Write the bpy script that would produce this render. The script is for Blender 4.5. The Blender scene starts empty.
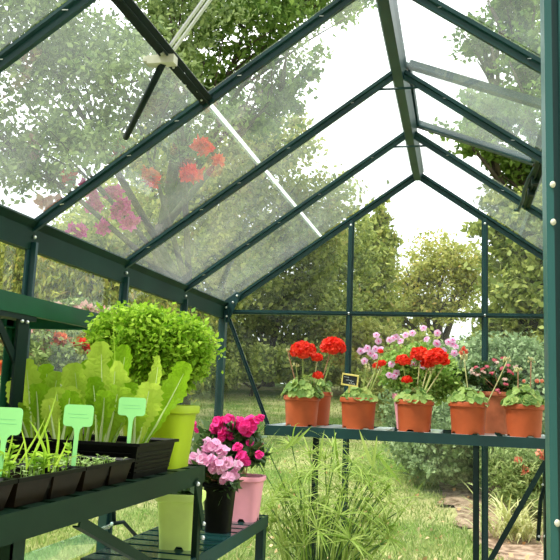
import bpy, math, random
import numpy as np
from mathutils import Vector, Matrix, Quaternion
PI = math.pi
V = Vector
SC = bpy.context.scene
COL = SC.collection

# ------------------------------------------------------------------ camera
CAM = V((0.2097, -0.6728, 0.9161)); YAW, PITCH, ROLL, FPX = 0.2314, 0.1475, 0.039, 775.3
cy, sy, cp, sp = math.cos(YAW), math.sin(YAW), math.cos(PITCH), math.sin(PITCH)
FW = V((-sy * cp, cy * cp, sp)); R0 = V((cy, sy, 0)); U0 = R0.cross(FW)
RT = math.cos(ROLL) * R0 + math.sin(ROLL) * U0
UP = -math.sin(ROLL) * R0 + math.cos(ROLL) * U0
cd = bpy.data.cameras.new('camera'); cam = bpy.data.objects.new('camera', cd); COL.objects.link(cam)
cd.sensor_width = 36; cd.lens = 36 * FPX / 560; cd.clip_start = 0.02; cd.clip_end = 300
m3 = Matrix((RT, UP, -FW)).transposed()
cam.matrix_world = Matrix.Translation(CAM) @ m3.to_4x4()
SC.camera = cam

# ------------------------------------------------------------------ light
SKY = 2.3   # overcast sky, a little dimmer towards the horizon and behind the doorway
w = bpy.data.worlds.new('sky'); SC.world = w; w.use_nodes = True
nt = w.node_tree; nt.nodes.clear()
wo = nt.nodes.new('ShaderNodeOutputWorld'); bg = nt.nodes.new('ShaderNodeBackground')
tc = nt.nodes.new('ShaderNodeTexCoord'); nz = nt.nodes.new('ShaderNodeTexNoise'); rp = nt.nodes.new('ShaderNodeValToRGB')
nz.inputs['Scale'].default_value = 1.6; nz.inputs['Detail'].default_value = 4
rp.color_ramp.elements[0].position = .35; rp.color_ramp.elements[0].color = (.86, .93, 1, 1)
rp.color_ramp.elements[1].position = .6; rp.color_ramp.elements[1].color = (1, 1, 1, 1)
nt.links.new(tc.outputs['Generated'], nz.inputs['Vector']); nt.links.new(nz.outputs['Fac'], rp.inputs['Fac'])
sx_ = nt.nodes.new('ShaderNodeSeparateXYZ'); nt.links.new(tc.outputs['Generated'], sx_.inputs[0])
el = nt.nodes.new('ShaderNodeMapRange'); el.inputs[1].default_value = -.12; el.inputs[2].default_value = .45; el.inputs[3].default_value = .30; el.inputs[4].default_value = 1.15
bk = nt.nodes.new('ShaderNodeMapRange'); bk.inputs[1].default_value = -.55; bk.inputs[2].default_value = .15; bk.inputs[3].default_value = .38; bk.inputs[4].default_value = 1.0
nt.links.new(sx_.outputs['Z'], el.inputs[0]); nt.links.new(sx_.outputs['Y'], bk.inputs[0])
mu = nt.nodes.new('ShaderNodeMath'); mu.operation = 'MULTIPLY'; nt.links.new(el.outputs[0], mu.inputs[0]); nt.links.new(bk.outputs[0], mu.inputs[1])
mv = nt.nodes.new('ShaderNodeMath'); mv.operation = 'MULTIPLY'; mv.inputs[1].default_value = SKY; nt.links.new(mu.outputs[0], mv.inputs[0]); nt.links.new(mv.outputs[0], bg.inputs['Strength'])
nt.links.new(rp.outputs['Color'], bg.inputs['Color']); nt.links.new(bg.outputs[0], wo.inputs[0])
sd = bpy.data.lights.new('sun', 'SUN'); so = bpy.data.objects.new('sun', sd); COL.objects.link(so)
sd.energy = 4.0; sd.angle = math.radians(9); sd.color = (1, .96, .88)
so.rotation_euler = V((-0.42, -0.30, 0.86)).to_track_quat('Z', 'Y').to_euler()
vs = SC.view_settings
SC.display_settings.display_device = 'sRGB'
vs.view_transform = 'Standard'; vs.look = 'None'; vs.exposure = 0.28; vs.gamma = 1.0; vs.use_curve_mapping = False

# ------------------------------------------------------------------ helpers
def ray(px, py):
    return RT * ((px - 280) / FPX) + UP * ((280 - py) / FPX) + FW
def on_plane(px, py, ax, v):
    d = ray(px, py); t = (v - CAM[ax]) / d[ax]; return CAM + d * t
def far(px, py, D):
    d = ray(px, py); return CAM + d * (D / math.hypot(d.x, d.y))
def ground(x, y):
    D = math.hypot(x - .2, y + .67)
    return .128 * min(max(0, D - 6), 9)

class MB:
    def __init__(s): s.v = []; s.f = []
    def add(s, vs_, fs):
        n = len(s.v); s.v += [tuple(v) for v in vs_]; s.f += [tuple(i + n for i in f) for f in fs]
    def box(s, a, b):
        x0, y0, z0 = a; x1, y1, z1 = b
        s.add([(x0, y0, z0), (x1, y0, z0), (x1, y1, z0), (x0, y1, z0), (x0, y0, z1), (x1, y0, z1), (x1, y1, z1), (x0, y1, z1)],
              [(0, 3, 2, 1), (4, 5, 6, 7), (0, 1, 5, 4), (1, 2, 6, 5), (2, 3, 7, 6), (3, 0, 4, 7)])
    def ext(s, prof, p0, p1, up):
        p0 = V(p0); p1 = V(p1); d = (p1 - p0).normalized(); side = d.cross(V(up)).normalized(); u = side.cross(d)
        n = len(prof)
        vs_ = [p + side * a + u * b for p in (p0, p1) for a, b in prof]
        s.add(vs_, [tuple(range(n))[::-1], tuple(range(n, 2 * n))] + [(i, (i + 1) % n, n + (i + 1) % n, n + i) for i in range(n)])
    def bar(s, p0, p1, w_, h, up=(0, 0, 1)):
        s.ext([(-w_ / 2, -h / 2), (w_ / 2, -h / 2), (w_ / 2, h / 2), (-w_ / 2, h / 2)], p0, p1, up)
    def tube(s, pts, rs, n=6, cap=True):
        pts = [V(p) for p in pts]
        if not hasattr(rs, '__len__'): rs = [rs] * len(pts)
        base = len(s.v); prev = None
        for i, p in enumerate(pts):
            d = (pts[min(i + 1, len(pts) - 1)] - pts[max(i - 1, 0)]).normalized()
            if prev is None:
                a = d.orthogonal().normalized()
            else:
                a = (prev - d * prev.dot(d)).normalized()
            prev = a; b = d.cross(a)
            for k in range(n):
                t = 2 * PI * k / n
                s.v.append(tuple(p + (a * math.cos(t) + b * math.sin(t)) * rs[i]))
        for i in range(len(pts) - 1):
            for k in range(n):
                s.f.append((base + i * n + k, base + i * n + (k + 1) % n, base + (i + 1) * n + (k + 1) % n, base + (i + 1) * n + k))
        if cap:
            s.f.append(tuple(base + k for k in range(n))[::-1]); s.f.append(tuple(base + (len(pts) - 1) * n + k for k in range(n)))
    def ball(s, c, r, n=8, m=5, sq=(1, 1, 1)):
        c = V(c); vs_ = [c + V((0, 0, r * sq[2]))]
        for i in range(1, m):
            t = PI * i / m
            for k in range(n):
                a = 2 * PI * k / n
                vs_.append(c + V((r * sq[0] * math.sin(t) * math.cos(a), r * sq[1] * math.sin(t) * math.sin(a), r * sq[2] * math.cos(t))))
        vs_.append(c - V((0, 0, r * sq[2]))); L = len(vs_) - 1; fs = []
        for k in range(n):
            fs.append((0, 1 + k, 1 + (k + 1) % n)); fs.append((L, L - n + (k + 1) % n, L - n + k))
        for i in range(m - 2):
            for k in range(n):
                a = 1 + i * n; fs.append((a + k, a + n + k, a + n + (k + 1) % n, a + (k + 1) % n))
        s.add(vs_, fs)
    def leaf(s, base, d, nrm, L, W, curl=.5, seg=6, prof='ovate', cup=.2, wave=0., rnd=random):
        d = V(d).normalized(); nrm = V(nrm); side = d.cross(nrm)
        if side.length < 1e-4: side = d.orthogonal()
        side.normalize(); nrm = side.cross(d).normalized()
        cols = 5 if prof == 'lettuce' else 3
        p = V(base); b = len(s.v); ph = rnd.uniform(0, 6)
        for i in range(seg + 1):
            t = i / seg
            if prof == 'ovate': ww = math.sin(PI * min(1, t ** .75 * 1.0)) ** .8 if 0 < t < 1 else 0.04
            elif prof == 'strap': ww = min(1, t * 6 + .35) * (1 - t ** 3) + .02
            elif prof == 'lettuce':
                ww = (.24 + .76 * max(0, min(1, (t - .15) / .5)) ** 1.2) * (1 if t < .72 else max(.25, math.sqrt(max(0, 1 - ((t - .72) / .3) ** 2))))
                ww *= 1 + (.13 if i % 2 else -.11) * (t > .25)
            else: ww = 1
            for c in range(cols):
                q = (c / (cols - 1)) * 2 - 1
                off = side * (q * W / 2 * ww) + nrm * (cup * W * ww * (abs(q) ** 1.5) * .5)
                if wave: off += nrm * (wave * W * ww * abs(q) * math.sin(t * 17 + ph + (c > cols / 2) * 2))
                if prof == 'lettuce' and c == 2: off -= nrm * (.05 * W)
                s.v.append(tuple(p + off))
            rot = Quaternion(side, -curl / seg * (0.3 + 1.4 * t))
            d = rot @ d; nrm = rot @ nrm
            p = p + d * (L / seg)
        for i in range(seg):
            for c in range(cols - 1):
                a = b + i * cols + c
                s.f.append((a, a + 1, a + cols + 1, a + cols))
    def disc(s, c, nrm, r, n=9, cup=.25, scal=.12, rnd=random):
        nrm = V(nrm).normalized(); a = nrm.orthogonal().normalized(); bb = nrm.cross(a); c = V(c)
        ph = rnd.uniform(0, 6); vs_ = [c]
        for k in range(n):
            t = 2 * PI * k / n + ph; rr = r * (1 + (scal if k % 2 else -scal))
            vs_.append(c + (a * math.cos(t) + bb * math.sin(t)) * rr + nrm * cup * r * (1 + rnd.uniform(-.4, .4)))
        s.add(vs_, [(0, 1 + k, 1 + (k + 1) % n) for k in range(n)])
    def build(s, name, mat_, parent=None, smooth=False, loc=None):
        me = bpy.data.meshes.new(name); me.from_pydata(s.v, [], s.f); me.update()
        me.materials.append(mat_)
        if smooth: me.polygons.foreach_set('use_smooth', [True] * len(me.polygons))
        o = bpy.data.objects.new(name, me); COL.objects.link(o)
        if parent: o.parent = parent
        if loc is not None: o.location = loc
        return o

def tag(o, label=None, cat=None, group=None, kind=None):
    if label: o['label'] = label
    if cat: o['category'] = cat
    if group: o['group'] = group
    if kind: o['kind'] = kind
    return o
def empty(name, loc, label=None, cat=None, group=None, kind=None, rz=0):
    o = bpy.data.objects.new(name, None); COL.objects.link(o); o.location = loc; o.rotation_euler = (0, 0, rz)
    o.empty_display_size = .05
    return tag(o, label, cat, group, kind)

# ------------------------------------------------------------------ materials
def base_mat(name):
    m = bpy.data.materials.new(name); m.use_nodes = True; n = m.node_tree; n.nodes.clear()
    out = n.nodes.new('ShaderNodeOutputMaterial'); return m, n, out
def mat(name, col, rough=.5, var=.12, scale=8, col2=None, metallic=0., spec=.5, bump=0., coat=0.):
    m, n, out = base_mat(name); L = n.links.new
    p = n.nodes.new('ShaderNodeBsdfPrincipled'); L(p.outputs[0], out.inputs[0])
    t = n.nodes.new('ShaderNodeTexCoord'); z = n.nodes.new('ShaderNodeTexNoise'); z.inputs['Scale'].default_value = scale; z.inputs['Detail'].default_value = 5
    r = n.nodes.new('ShaderNodeValToRGB'); L(t.outputs['Object'], z.inputs['Vector']); L(z.outputs['Fac'], r.inputs['Fac'])
    c2 = col2 or tuple(min(1, c * (1 + var * 2)) for c in col); c1 = col if col2 else tuple(c * (1 - var) for c in col)
    r.color_ramp.elements[0].position = .35; r.color_ramp.elements[0].color = (*c1, 1)
    r.color_ramp.elements[1].position = .65; r.color_ramp.elements[1].color = (*c2, 1)
    L(r.outputs['Color'], p.inputs['Base Color'])
    p.inputs['Roughness'].default_value = rough; p.inputs['Metallic'].default_value = metallic
    p.inputs['Specular IOR Level'].default_value = spec; p.inputs['Coat Weight'].default_value = coat
    if bump:
        b = n.nodes.new('ShaderNodeBump'); b.inputs['Strength'].default_value = bump; b.inputs['Distance'].default_value = .01
        L(z.outputs['Fac'], b.inputs['Height']); L(b.outputs[0], p.inputs['Normal'])
    return m
def leafmat(name, c1, c2, trans=.45, rough=.5, spec=.25, c3=None):
    m, n, out = base_mat(name); L = n.links.new
    g = n.nodes.new('ShaderNodeNewGeometry'); r = n.nodes.new('ShaderNodeValToRGB')
    L(g.outputs['Random Per Island'], r.inputs['Fac'])
    r.color_ramp.elements[0].color = (*c1, 1); r.color_ramp.elements[1].color = (*c2, 1)
    if c3:
        e = r.color_ramp.elements.new(.88); e.color = (*c2, 1); r.color_ramp.elements[2].color = (*c3, 1)
    p = n.nodes.new('ShaderNodeBsdfPrincipled'); p.inputs['Roughness'].default_value = rough; p.inputs['Specular IOR Level'].default_value = spec
    tr = n.nodes.new('ShaderNodeBsdfTranslucent'); mx = n.nodes.new('ShaderNodeMixShader'); mx.inputs[0].default_value = trans
    L(r.outputs['Color'], p.inputs['Base Color']); L(r.outputs['Color'], tr.inputs['Color'])
    L(p.outputs[0], mx.inputs[1]); L(tr.outputs[0], mx.inputs[2]); L(mx.outputs[0], out.inputs[0])
    return m
def glassmat(name, film, tint=(.97, 1, .985), scale=1.2, gloss=1.0):
    m, n, out = base_mat(name); L = n.links.new
    tr = n.nodes.new('ShaderNodeBsdfTransparent'); tr.inputs['Color'].default_value = (*tint, 1)
    gl = n.nodes.new('ShaderNodeBsdfGlossy'); gl.inputs['Roughness'].default_value = .02
    fr = n.nodes.new('ShaderNodeLayerWeight'); fr.inputs['Blend'].default_value = .5
    pw = n.nodes.new('ShaderNodeMath'); pw.operation = 'POWER'; pw.inputs[1].default_value = 5.0
    mp = n.nodes.new('ShaderNodeMath'); mp.operation = 'MULTIPLY_ADD'; mp.inputs[1].default_value = .8 * gloss; mp.inputs[2].default_value = .022 * gloss
    mx = n.nodes.new('ShaderNodeMixShader'); L(fr.outputs['Facing'], pw.inputs[0]); L(pw.outputs[0], mp.inputs[0]); L(mp.outputs[0], mx.inputs[0]); L(tr.outputs[0], mx.inputs[1]); L(gl.outputs[0], mx.inputs[2])
    di = n.nodes.new('ShaderNodeBsdfDiffuse'); ts = n.nodes.new('ShaderNodeBsdfTranslucent')
    for q in (di, ts): q.inputs['Color'].default_value = (.86, .9, .87, 1)
    dm = n.nodes.new('ShaderNodeMixShader'); dm.inputs[0].default_value = .6; L(di.outputs[0], dm.inputs[1]); L(ts.outputs[0], dm.inputs[2])
    t = n.nodes.new('ShaderNodeTexCoord'); z = n.nodes.new('ShaderNodeTexNoise'); z.inputs['Scale'].default_value = scale * 3; z.inputs['Detail'].default_value = 8; z.inputs['Roughness'].default_value = .7
    mr = n.nodes.new('ShaderNodeMapRange'); mr.inputs[1].default_value = .3; mr.inputs[2].default_value = .75; mr.inputs[3].default_value = film * .55; mr.inputs[4].default_value = film * 1.7
    L(t.outputs['Object'], z.inputs['Vector']); L(z.outputs['Fac'], mr.inputs[0])
    fm = n.nodes.new('ShaderNodeMixShader'); L(mr.outputs[0], fm.inputs[0]); L(mx.outputs[0], fm.inputs[1]); L(dm.outputs[0], fm.inputs[2])
    L(fm.outputs[0], out.inputs[0]); return m

FRAME = mat('frame_green', (.008, .038, .039), .36, .15, 5, spec=.38)
BENCH = mat('bench_green', (.007, .024, .012), .45, .15, 6, spec=.12)
DOORM = mat('door_post_green', (.014, .085, .078), .35, .1, 5, spec=.5)
SHELFG = mat('shelf_green', (.008, .068, .030), .45, .15, 6, spec=.15)
EAVE = mat('eaves_green', (.006, .028, .019), .5, .15, 6, spec=.12)
SLAT_GLEAM = mat('slat_sky_gleam', (.48, .56, .58), .4, .15, 6, spec=.6, coat=.5)  # sky reflection on the green back-bench slats, put into the base colour
SLAT = mat('slat_green', (.010, .050, .048), .24, .1, 6, spec=.6, coat=.6)
BLACKM = mat('dark_leg', (.004, .014, .012), .5, .2, 6, spec=.2)
BOLT = mat('bolt', (.75, .76, .74), .3, .05, 20, metallic=.7)
ALU = mat('aluminium', (.74, .75, .74), .35, .05, 10, metallic=.5)
CREAM = mat('cream_metal', (.55, .53, .42), .5, .1, 20)
SEAM = leafmat('pane_seam', (.90, .92, .92), (.94, .95, .95), .85)
GL_ROOF = glassmat('glass_roof', .055)
GL_WALL = glassmat('glass_wall', .008, gloss=.7)
GL_VENT = glassmat('glass_vent', .06)
TERRA = mat('terracotta_plastic', (.40, .078, .024), .5, .08, 14, spec=.25)
TERRA_OLD = mat('terracotta_pale', (.40, .12, .055), .7, .15, 18, spec=.2)
LIME = mat('lime_pot', (.36, .47, .006), .5, .05, 10, spec=.25)
LIME2 = mat('pale_lime_pot', (.68, .84, .22), .5, .05, 10, spec=.25)
PINKPOT = mat('pink_pot', (.82, .33, .40), .5, .05, 10, spec=.25)
BLACKPOT = mat('black_plastic', (.003, .003, .0025), .42, .2, 20, spec=.10)
BROWNCELL = mat('brown_black_plastic', (.006, .004, .002), .36, .3, 30, (.016, .010, .005), spec=.12)
SOIL = mat('potting_soil', (.03, .018, .011), .95, .5, 60, bump=.8)
TAGM = mat('mint_tag', (.33, .76, .27), .6, .03, 10, spec=.2)
TAGINK = mat('tag_ink', (.22, .62, .24), .6, .03, 10)
CHALKB = mat('chalkboard', (.012, .014, .018), .7, .1, 20)
CHALKW = mat('chalk', (.75, .8, .85), .9, .05, 20)
WOODY = mat('yellow_frame', (.75, .60, .18), .6, .1, 20)
BARK = mat('bark', (.07, .055, .04), .9, .3, 12, bump=.6)
STEMG = mat('green_stem', (.30, .38, .10), .55, .15, 30)
STEMP = mat('pale_stem', (.52, .48, .22), .55, .15, 30)
STEMR = mat('reddish_stem', (.45, .22, .13), .55, .15, 30)
L_GER = leafmat('leaf_geranium', (.09, .20, .035), (.42, .56, .16), .35, c3=(.50, .50, .14))
L_LET = leafmat('leaf_lettuce', (.36, .58, .035), (.60, .78, .10), .5, .4)
L_BAS = leafmat('leaf_basil', (.16, .34, .015), (.50, .70, .07), .42, .5, .15)
L_DARK = leafmat('leaf_dark', (.035, .085, .022), (.11, .19, .05), .3, .35, .5)
L_CYP = leafmat('leaf_umbrella_sedge', (.22, .36, .04), (.54, .64, .18), .4)
L_SEED = leafmat('leaf_seedling', (.30, .50, .08), (.55, .66, .30), .4)
L_VERB = leafmat('leaf_trailing', (.20, .38, .06), (.50, .66, .18), .4)
P_RED = leafmat('petal_red', (.72, .010, .006), (1.0, .085, .035), .35)
P_PINK = leafmat('petal_pink', (.85, .32, .58), (.98, .62, .84), .35)
P_LILAC = leafmat('petal_lilac', (.72, .34, .62), (.92, .68, .86), .35)
P_MAG = leafmat('petal_magenta', (.78, .012, .22), (1.0, .07, .42), .3)
P_FUCH = leafmat('petal_fuchsia', (.60, .02, .04), (.80, .20, .28), .3)
P_SALM = leafmat('petal_salmon', (.80, .16, .10), (.85, .35, .22), .3)
LAWNM = None

# ------------------------------------------------------------------ vectorised foliage
def cards(name, P, size, mat_, parent=None, asp=1.7, droop=0., seed=0, upbias=.3):
    rg = np.random.default_rng(seed); n = len(P)
    d = rg.normal(size=(n, 3)); d[:, 2] -= droop; d /= np.linalg.norm(d, axis=1)[:, None]
    q = rg.normal(size=(n, 3)); q[:, 2] += upbias * 2
    sd_ = np.cross(d, q); sd_ /= np.linalg.norm(sd_, axis=1)[:, None] + 1e-9
    nn = np.cross(sd_, d)
    L = size * rg.uniform(.6, 1.3, n)[:, None]; W = L / asp
    v = np.empty((n, 4, 3))
    v[:, 0] = P; v[:, 1] = P + d * L * .45 + sd_ * W * .5 + nn * W * .12; v[:, 2] = P + d * L; v[:, 3] = P + d * L * .45 - sd_ * W * .5 + nn * W * .12
    me = bpy.data.meshes.new(name); me.vertices.add(n * 4); me.vertices.foreach_set('co', v.reshape(-1))
    me.loops.add(n * 4); me.loops.foreach_set('vertex_index', np.arange(n * 4, dtype=np.int32))
    me.polygons.add(n); me.polygons.foreach_set('loop_start', np.arange(n, dtype=np.int32) * 4)
    me.polygons.foreach_set('loop_total', np.full(n, 4, dtype=np.int32))
    me.update(calc_edges=True); me.validate()
    me.materials.append(mat_)
    o = bpy.data.objects.new(name, me); COL.objects.link(o)
    if parent: o.parent = parent
    return o
def blobpts(blobs, n, clump, seed, shell=.55, pull=0.):
    """leaf anchor points: twigs inside ellipsoids, leaves gathered round each twig"""
    rg = np.random.default_rng(seed); out = []
    vol = np.array([b[3] * b[4] * b[5] for b in blobs]) ** .75; vol /= vol.sum()
    for b, f in zip(blobs, vol):
        nb = max(20, int(n * f)); nt_ = max(6, nb // clump)
        u = rg.normal(size=(nt_, 3)); u /= np.linalg.norm(u, axis=1)[:, None]
        r = shell + (1 - shell) * rg.random(nt_); r[rg.random(nt_) < .25] *= .6
        T = u * r[:, None] * np.array(b[3:6])
        k = rg.integers(0, nt_, nb)
        sp_ = min(b[3:6]) * rg.uniform(.08, .28, nt_)
        P = T[k] + rg.normal(size=(nb, 3)) * sp_[k][:, None] * np.array([1, 1, .6])
        P[:, 2] -= np.abs(rg.normal(size=nb)) * pull
        out.append(P + np.array(b[:3]))
    return np.concatenate(out)
def tree(name, label, cat, D, crowns, n, size, leaf_, trunk=None, clump=60, droop=0., pull=0., depth=1.0, group=None, shell=.5, asp=1.7, seed=0, trad=.14, flowers=None, bark=None):
    """crowns: (px, py, rx_px, ry_px, extra distance). Everything is turned into metres at its own distance."""
    blobs = []
    for c in crowns:
        dd = D + (c[4] if len(c) > 4 else 0); p = far(c[0], c[1], dd); k = dd / FPX * 1.03
        blobs.append((p.x, p.y, p.z, c[2] * k, c[2] * k * depth, c[3] * k))
    cx = trunk if trunk is not None else crowns[0][0]
    b = far(cx, 400, D); gz = ground(b.x, b.y); base = V((b.x, b.y, gz))
    root = empty(name, base, label, cat, group)
    off = np.array([base.x, base.y, base.z])
    P = blobpts(blobs, n, clump, seed, shell, pull) - off
    P = P[P[:, 2] > .03]
    cards('foliage', P, size, leaf_, root, droop=droop, asp=asp, seed=seed)
    rd = random.Random(seed)
    m = MB(); zmin = min(q[2] for q in blobs) - base.z
    top = max(zmin, .25) if zmin > .3 else .3
    lean = rd.uniform(-.1, .1)
    fork = V((lean, 0, top * .55))
    m.tube([(0, 0, -.15), (lean * .3, 0, top * .25), fork], [trad * 1.3, trad, trad * .85], 9)
    for q in blobs:
        e = V(q[:3]) - base
        mid = fork.lerp(e, .5) + V((rd.uniform(-.2, .2), rd.uniform(-.2, .2), .1)) * q[3] * .5
        m.tube([fork - V((0, 0, .1)), mid, e], [trad * .7, trad * .42, trad * .15], 7)
        for j in range(7):
            u = V((rd.gauss(0, 1), rd.gauss(0, 1), rd.gauss(.2, .7))).normalized()
            s0 = mid.lerp(e, rd.uniform(0, 1)); t = e + V((u.x * q[3], u.y * q[4], u.z * q[5])) * .8
            m.tube([s0, s0.lerp(t, .5) + V((0, 0, q[5] * .08)), t], [trad * .28, trad * .16, trad * .05], 5)
    m.build('trunk', bark or BARK, root, True)
    if flowers:
        for fm, fn, fs, fbl in flowers:
            bl = []
            for c in fbl:
                dd = D - .15; p = far(c[0], c[1], dd); k = dd / FPX
                bl.append((p.x, p.y, p.z, c[2] * k, c[2] * k, c[3] * k))
            cards('blossoms', blobpts(bl, fn, 18, seed + 5, .2) - off, fs, fm, root, asp=1.2, seed=seed + 9)
    return root

# ------------------------------------------------------------------ greenhouse: the setting
HW, EZ, RZ, BAY, NB = .965, 1.361, 2.037, .62, 5
GY = BAY * NB; SLOPE = (RZ - EZ) / HW; SEX = .47
ups = {-1: V((-SLOPE, 0, 1)).normalized(), 1: V((SLOPE, 0, 1)).normalized()}
def rz_(x): return RZ - SLOPE * abs(x)
def tprof(w_, d): return [(-w_ / 2, 0), (-w_ / 2, -.007), (-.006, -.009), (-.006, -d), (.006, -d), (.006, -.009), (w_ / 2, -.007), (w_ / 2, 0)]
def bolts(parent, pts, axis, r=.006):
    for p in pts:
        m = MB(); m.ball(p, r, 8, 4); m.build('bolt', BOLT, parent, True)
def struct(name, loc=(0, 0, 0)): return empty(name, loc, kind='structure')

# ceiling: ridge, rafters, sills, roof glass
ceil = struct('ceiling')
m = MB(); m.ext([(-.016, -.045), (.016, -.045), (.022, -.02), (.03, .004), (0, .02), (-.03, .004), (-.022, -.02)], (0, 0, RZ), (0, GY, RZ), (0, 0, 1)); m.build('ridge_beam', FRAME, ceil)
for s in (-1, 1):
    for k in range(NB + 1):
        m = MB(); y = k * BAY; end = k in (0, NB)
        wd, dp = (.036, .030) if end else (.028, .024)
        p0 = V((s * HW, y, EZ)); p1 = V((s * .012, y, RZ - .008))
        m.ext(tprof(wd, dp), p0, p1, ups[s])
        m.ext([(-.0045, 0), (.0045, 0), (.0045, .007), (-.0045, .007)], p0, p1, ups[s])
        r = m.build('rafter', FRAME, ceil)
        if not end:
            mm = MB(); dvec = (p1 - p0).normalized(); u = ups[s]
            for t in (.1, .3, .44, .62, .85):
                c = p0.lerp(p1, t) - u * .009
                mm.tube([c + V((0, -.014, 0)) - dvec * .01, c + V((0, -.002, 0)) - u * .002 + dvec * .002, c + V((0, .004, 0)) - u * .002 - dvec * .004, c + V((0, .014, 0)) + dvec * .012], .0012, 4)
            mm.build('glazing_clip', BOLT, r)
    m = MB()  # eaves beam
    m.ext([(-.012, -.072), (.010, -.072), (.012, -.012), (.03, .006), (.026, .012), (-.012, .004)] if s < 0 else [(-.010, -.072), (.012, -.072), (.012, .004), (-.026, .012), (-.03, .006), (-.012, -.012)], (s * HW, 0, EZ), (s * HW, GY, EZ), (0, 0, 1))
    m.build('eaves_beam', EAVE, ceil)
    bolts(ceil, [(s * (HW - .016), k * BAY, EZ - .035) for k in range(1, NB)], 0)
for k in (1, 2, 3, 4):  # little collar ties under the ridge
    m = MB(); z = RZ - .073; m.tube([(-.115, k * BAY, z - .014), (-.105, k * BAY, z), (.105, k * BAY, z), (.115, k * BAY, z - .014)], .0045, 6); m.build('collar_tie', FRAME, ceil, True)
def slab(mb, s, x0, x1, y0, y1, off=.004, th=.003):
    """a sheet of glass lying on one slope"""
    u = ups[s]; q = []
    for o_ in (off, off + th):
        for x, y in ((x0, y0), (x1, y0), (x1, y1), (x0, y1)):
            q.append(V((s * x, y, rz_(x))) + u * o_)
    mb.add(q, [(0, 3, 2, 1), (4, 5, 6, 7), (0, 1, 5, 4), (1, 2, 6, 5), (2, 3, 7, 6), (3, 0, 4, 7)])
for s in (-1, 1):
    for k in range(NB):
        y0, y1 = k * BAY + .006, (k + 1) * BAY - .006
        vent = (s == -1 and k == 1) or (s == 1 and k == 3)
        m = MB(); slab(m, s, SEX, HW + .02, y0, y1, .009); m.build('glass_pane', GL_ROOF, ceil)
        if not vent:
            m = MB(); slab(m, s, .02, SEX + .012, y0, y1, .0125); m.build('glass_pane', GL_ROOF, ceil)
m = MB()
for k in (2, 3, 4):
    a = V((-SEX, k * BAY + .02, rz_(SEX))) + ups[-1] * .006; b = V((-SEX, (k + 1) * BAY - .02, rz_(SEX))) + ups[-1] * .006
    m.bar(a, b, .011, .004, ups[-1])
m.build('pane_joint_strip', SEAM, ceil)

# window_1: left roof vent standing open ; window_2: right roof vent standing open
def roof_vent(name, s, k, ang, sillw):
    root = struct(name); y0, y1 = k * BAY, (k + 1) * BAY
    m = MB(); a = V((s * SEX, y0, rz_(SEX))) - ups[s] * .010; b = V((s * SEX, y1, rz_(SEX))) - ups[s] * .010
    m.bar(a, b, sillw, .012, ups[s]); m.bar(a - ups[s] * .006 , b - ups[s] * .006, .005, .022, ups[s]); sill = m.build('sill_bar', BENCH if s > 0 else BLACKM, root)
    d = V((s * math.cos(ang), 0, -math.sin(ang))); h = V((s * .03, 0, RZ + .018)); n_ = d.cross(V((0, 1, 0))); n_ = n_ if n_.z > 0 else -n_
    Lv = .495; f = MB()
    f.bar(h + V((0, y0 + .012, 0)), h + V((0, y1 - .012, 0)), .022, .014, n_)
    for y in (y0 + .012, y1 - .012):
        f.ext([(-.017, -.011), (.017, -.011), (.017, -.006), (-.012, -.006), (-.012, .024), (-.017, .024)], h + V((0, y, 0)), h + d * Lv + V((0, y, 0)), n_)
    f.bar(h + d * Lv + V((0, y0 + .012, 0)), h + d * Lv + V((0, y1 - .012, 0)), .022, .014, n_)
    f.build('vent_frame', FRAME, root)
    g = MB(); q = []
    for o_ in (0, .003):
        for t, y in ((.01, y0 + .014), (Lv - .01, y0 + .014), (Lv - .01, y1 - .014), (.01, y1 - .014)):
            q.append(h + d * t + V((0, y, 0)) + n_ * o_)
    g.add(q, [(0, 3, 2, 1), (4, 5, 6, 7), (0, 1, 5, 4), (1, 2, 6, 5), (2, 3, 7, 6), (3, 0, 4, 7)])
    g.build('glass_pane', GL_VENT, root)
    return root, h, d, Lv
win1, h1, d1, Lv1 = roof_vent('window_1', -1, 1, math.radians(-8), .034)
win2, h2, d2, Lv2 = roof_vent('window_2', 1, 3, math.radians(21), .034)
bolts(win1, [(-SEX + .004 + dx_, BAY * 1 + t, rz_(SEX) - .021 + dx_ * .7) for t, dx_ in ((.37, 0), (.42, .008), (.47, -.006), (.53, .006), (.58, 0))], 0, .0035)
# automatic opener of window_1: bracket, cylinder hanging down, pale arm up to the vent
yb = .935; sx = V((-SEX, yb, rz_(SEX) - .022))
m = MB(); m.box((sx.x - .036, yb - .012, sx.z - .016), (sx.x + .03, yb + .014, sx.z + .004)); m.box((sx.x - .05, yb - .004, sx.z - .006), (sx.x - .03, yb + .03, sx.z + .006))
br = m.build('opener_bracket', CREAM, win1)
m = MB(); m.tube([sx + V((0, .0, -.012)), V((-.655, 1.155, 1.576))], .0085, 10); m.ball((-.655, 1.155, 1.576), .0085); m.build('opener_cylinder', BLACKM, win1, True)
m = MB(); top = V((-.20, .90, 2.035))
m.bar(sx + V((.0, -.004, .004)), top + V((0, -.008, 0)), .012, .004, (1, 0, .3)); m.bar(sx + V((.004, .014, .004)), top + V((0, .014, 0)), .012, .004, (1, 0, .3)); m.tube([sx + V((0, -.02, .01)), sx + V((0, .03, .01))], .009, 8)
m.build('opener_arm', ALU, win1)
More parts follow.
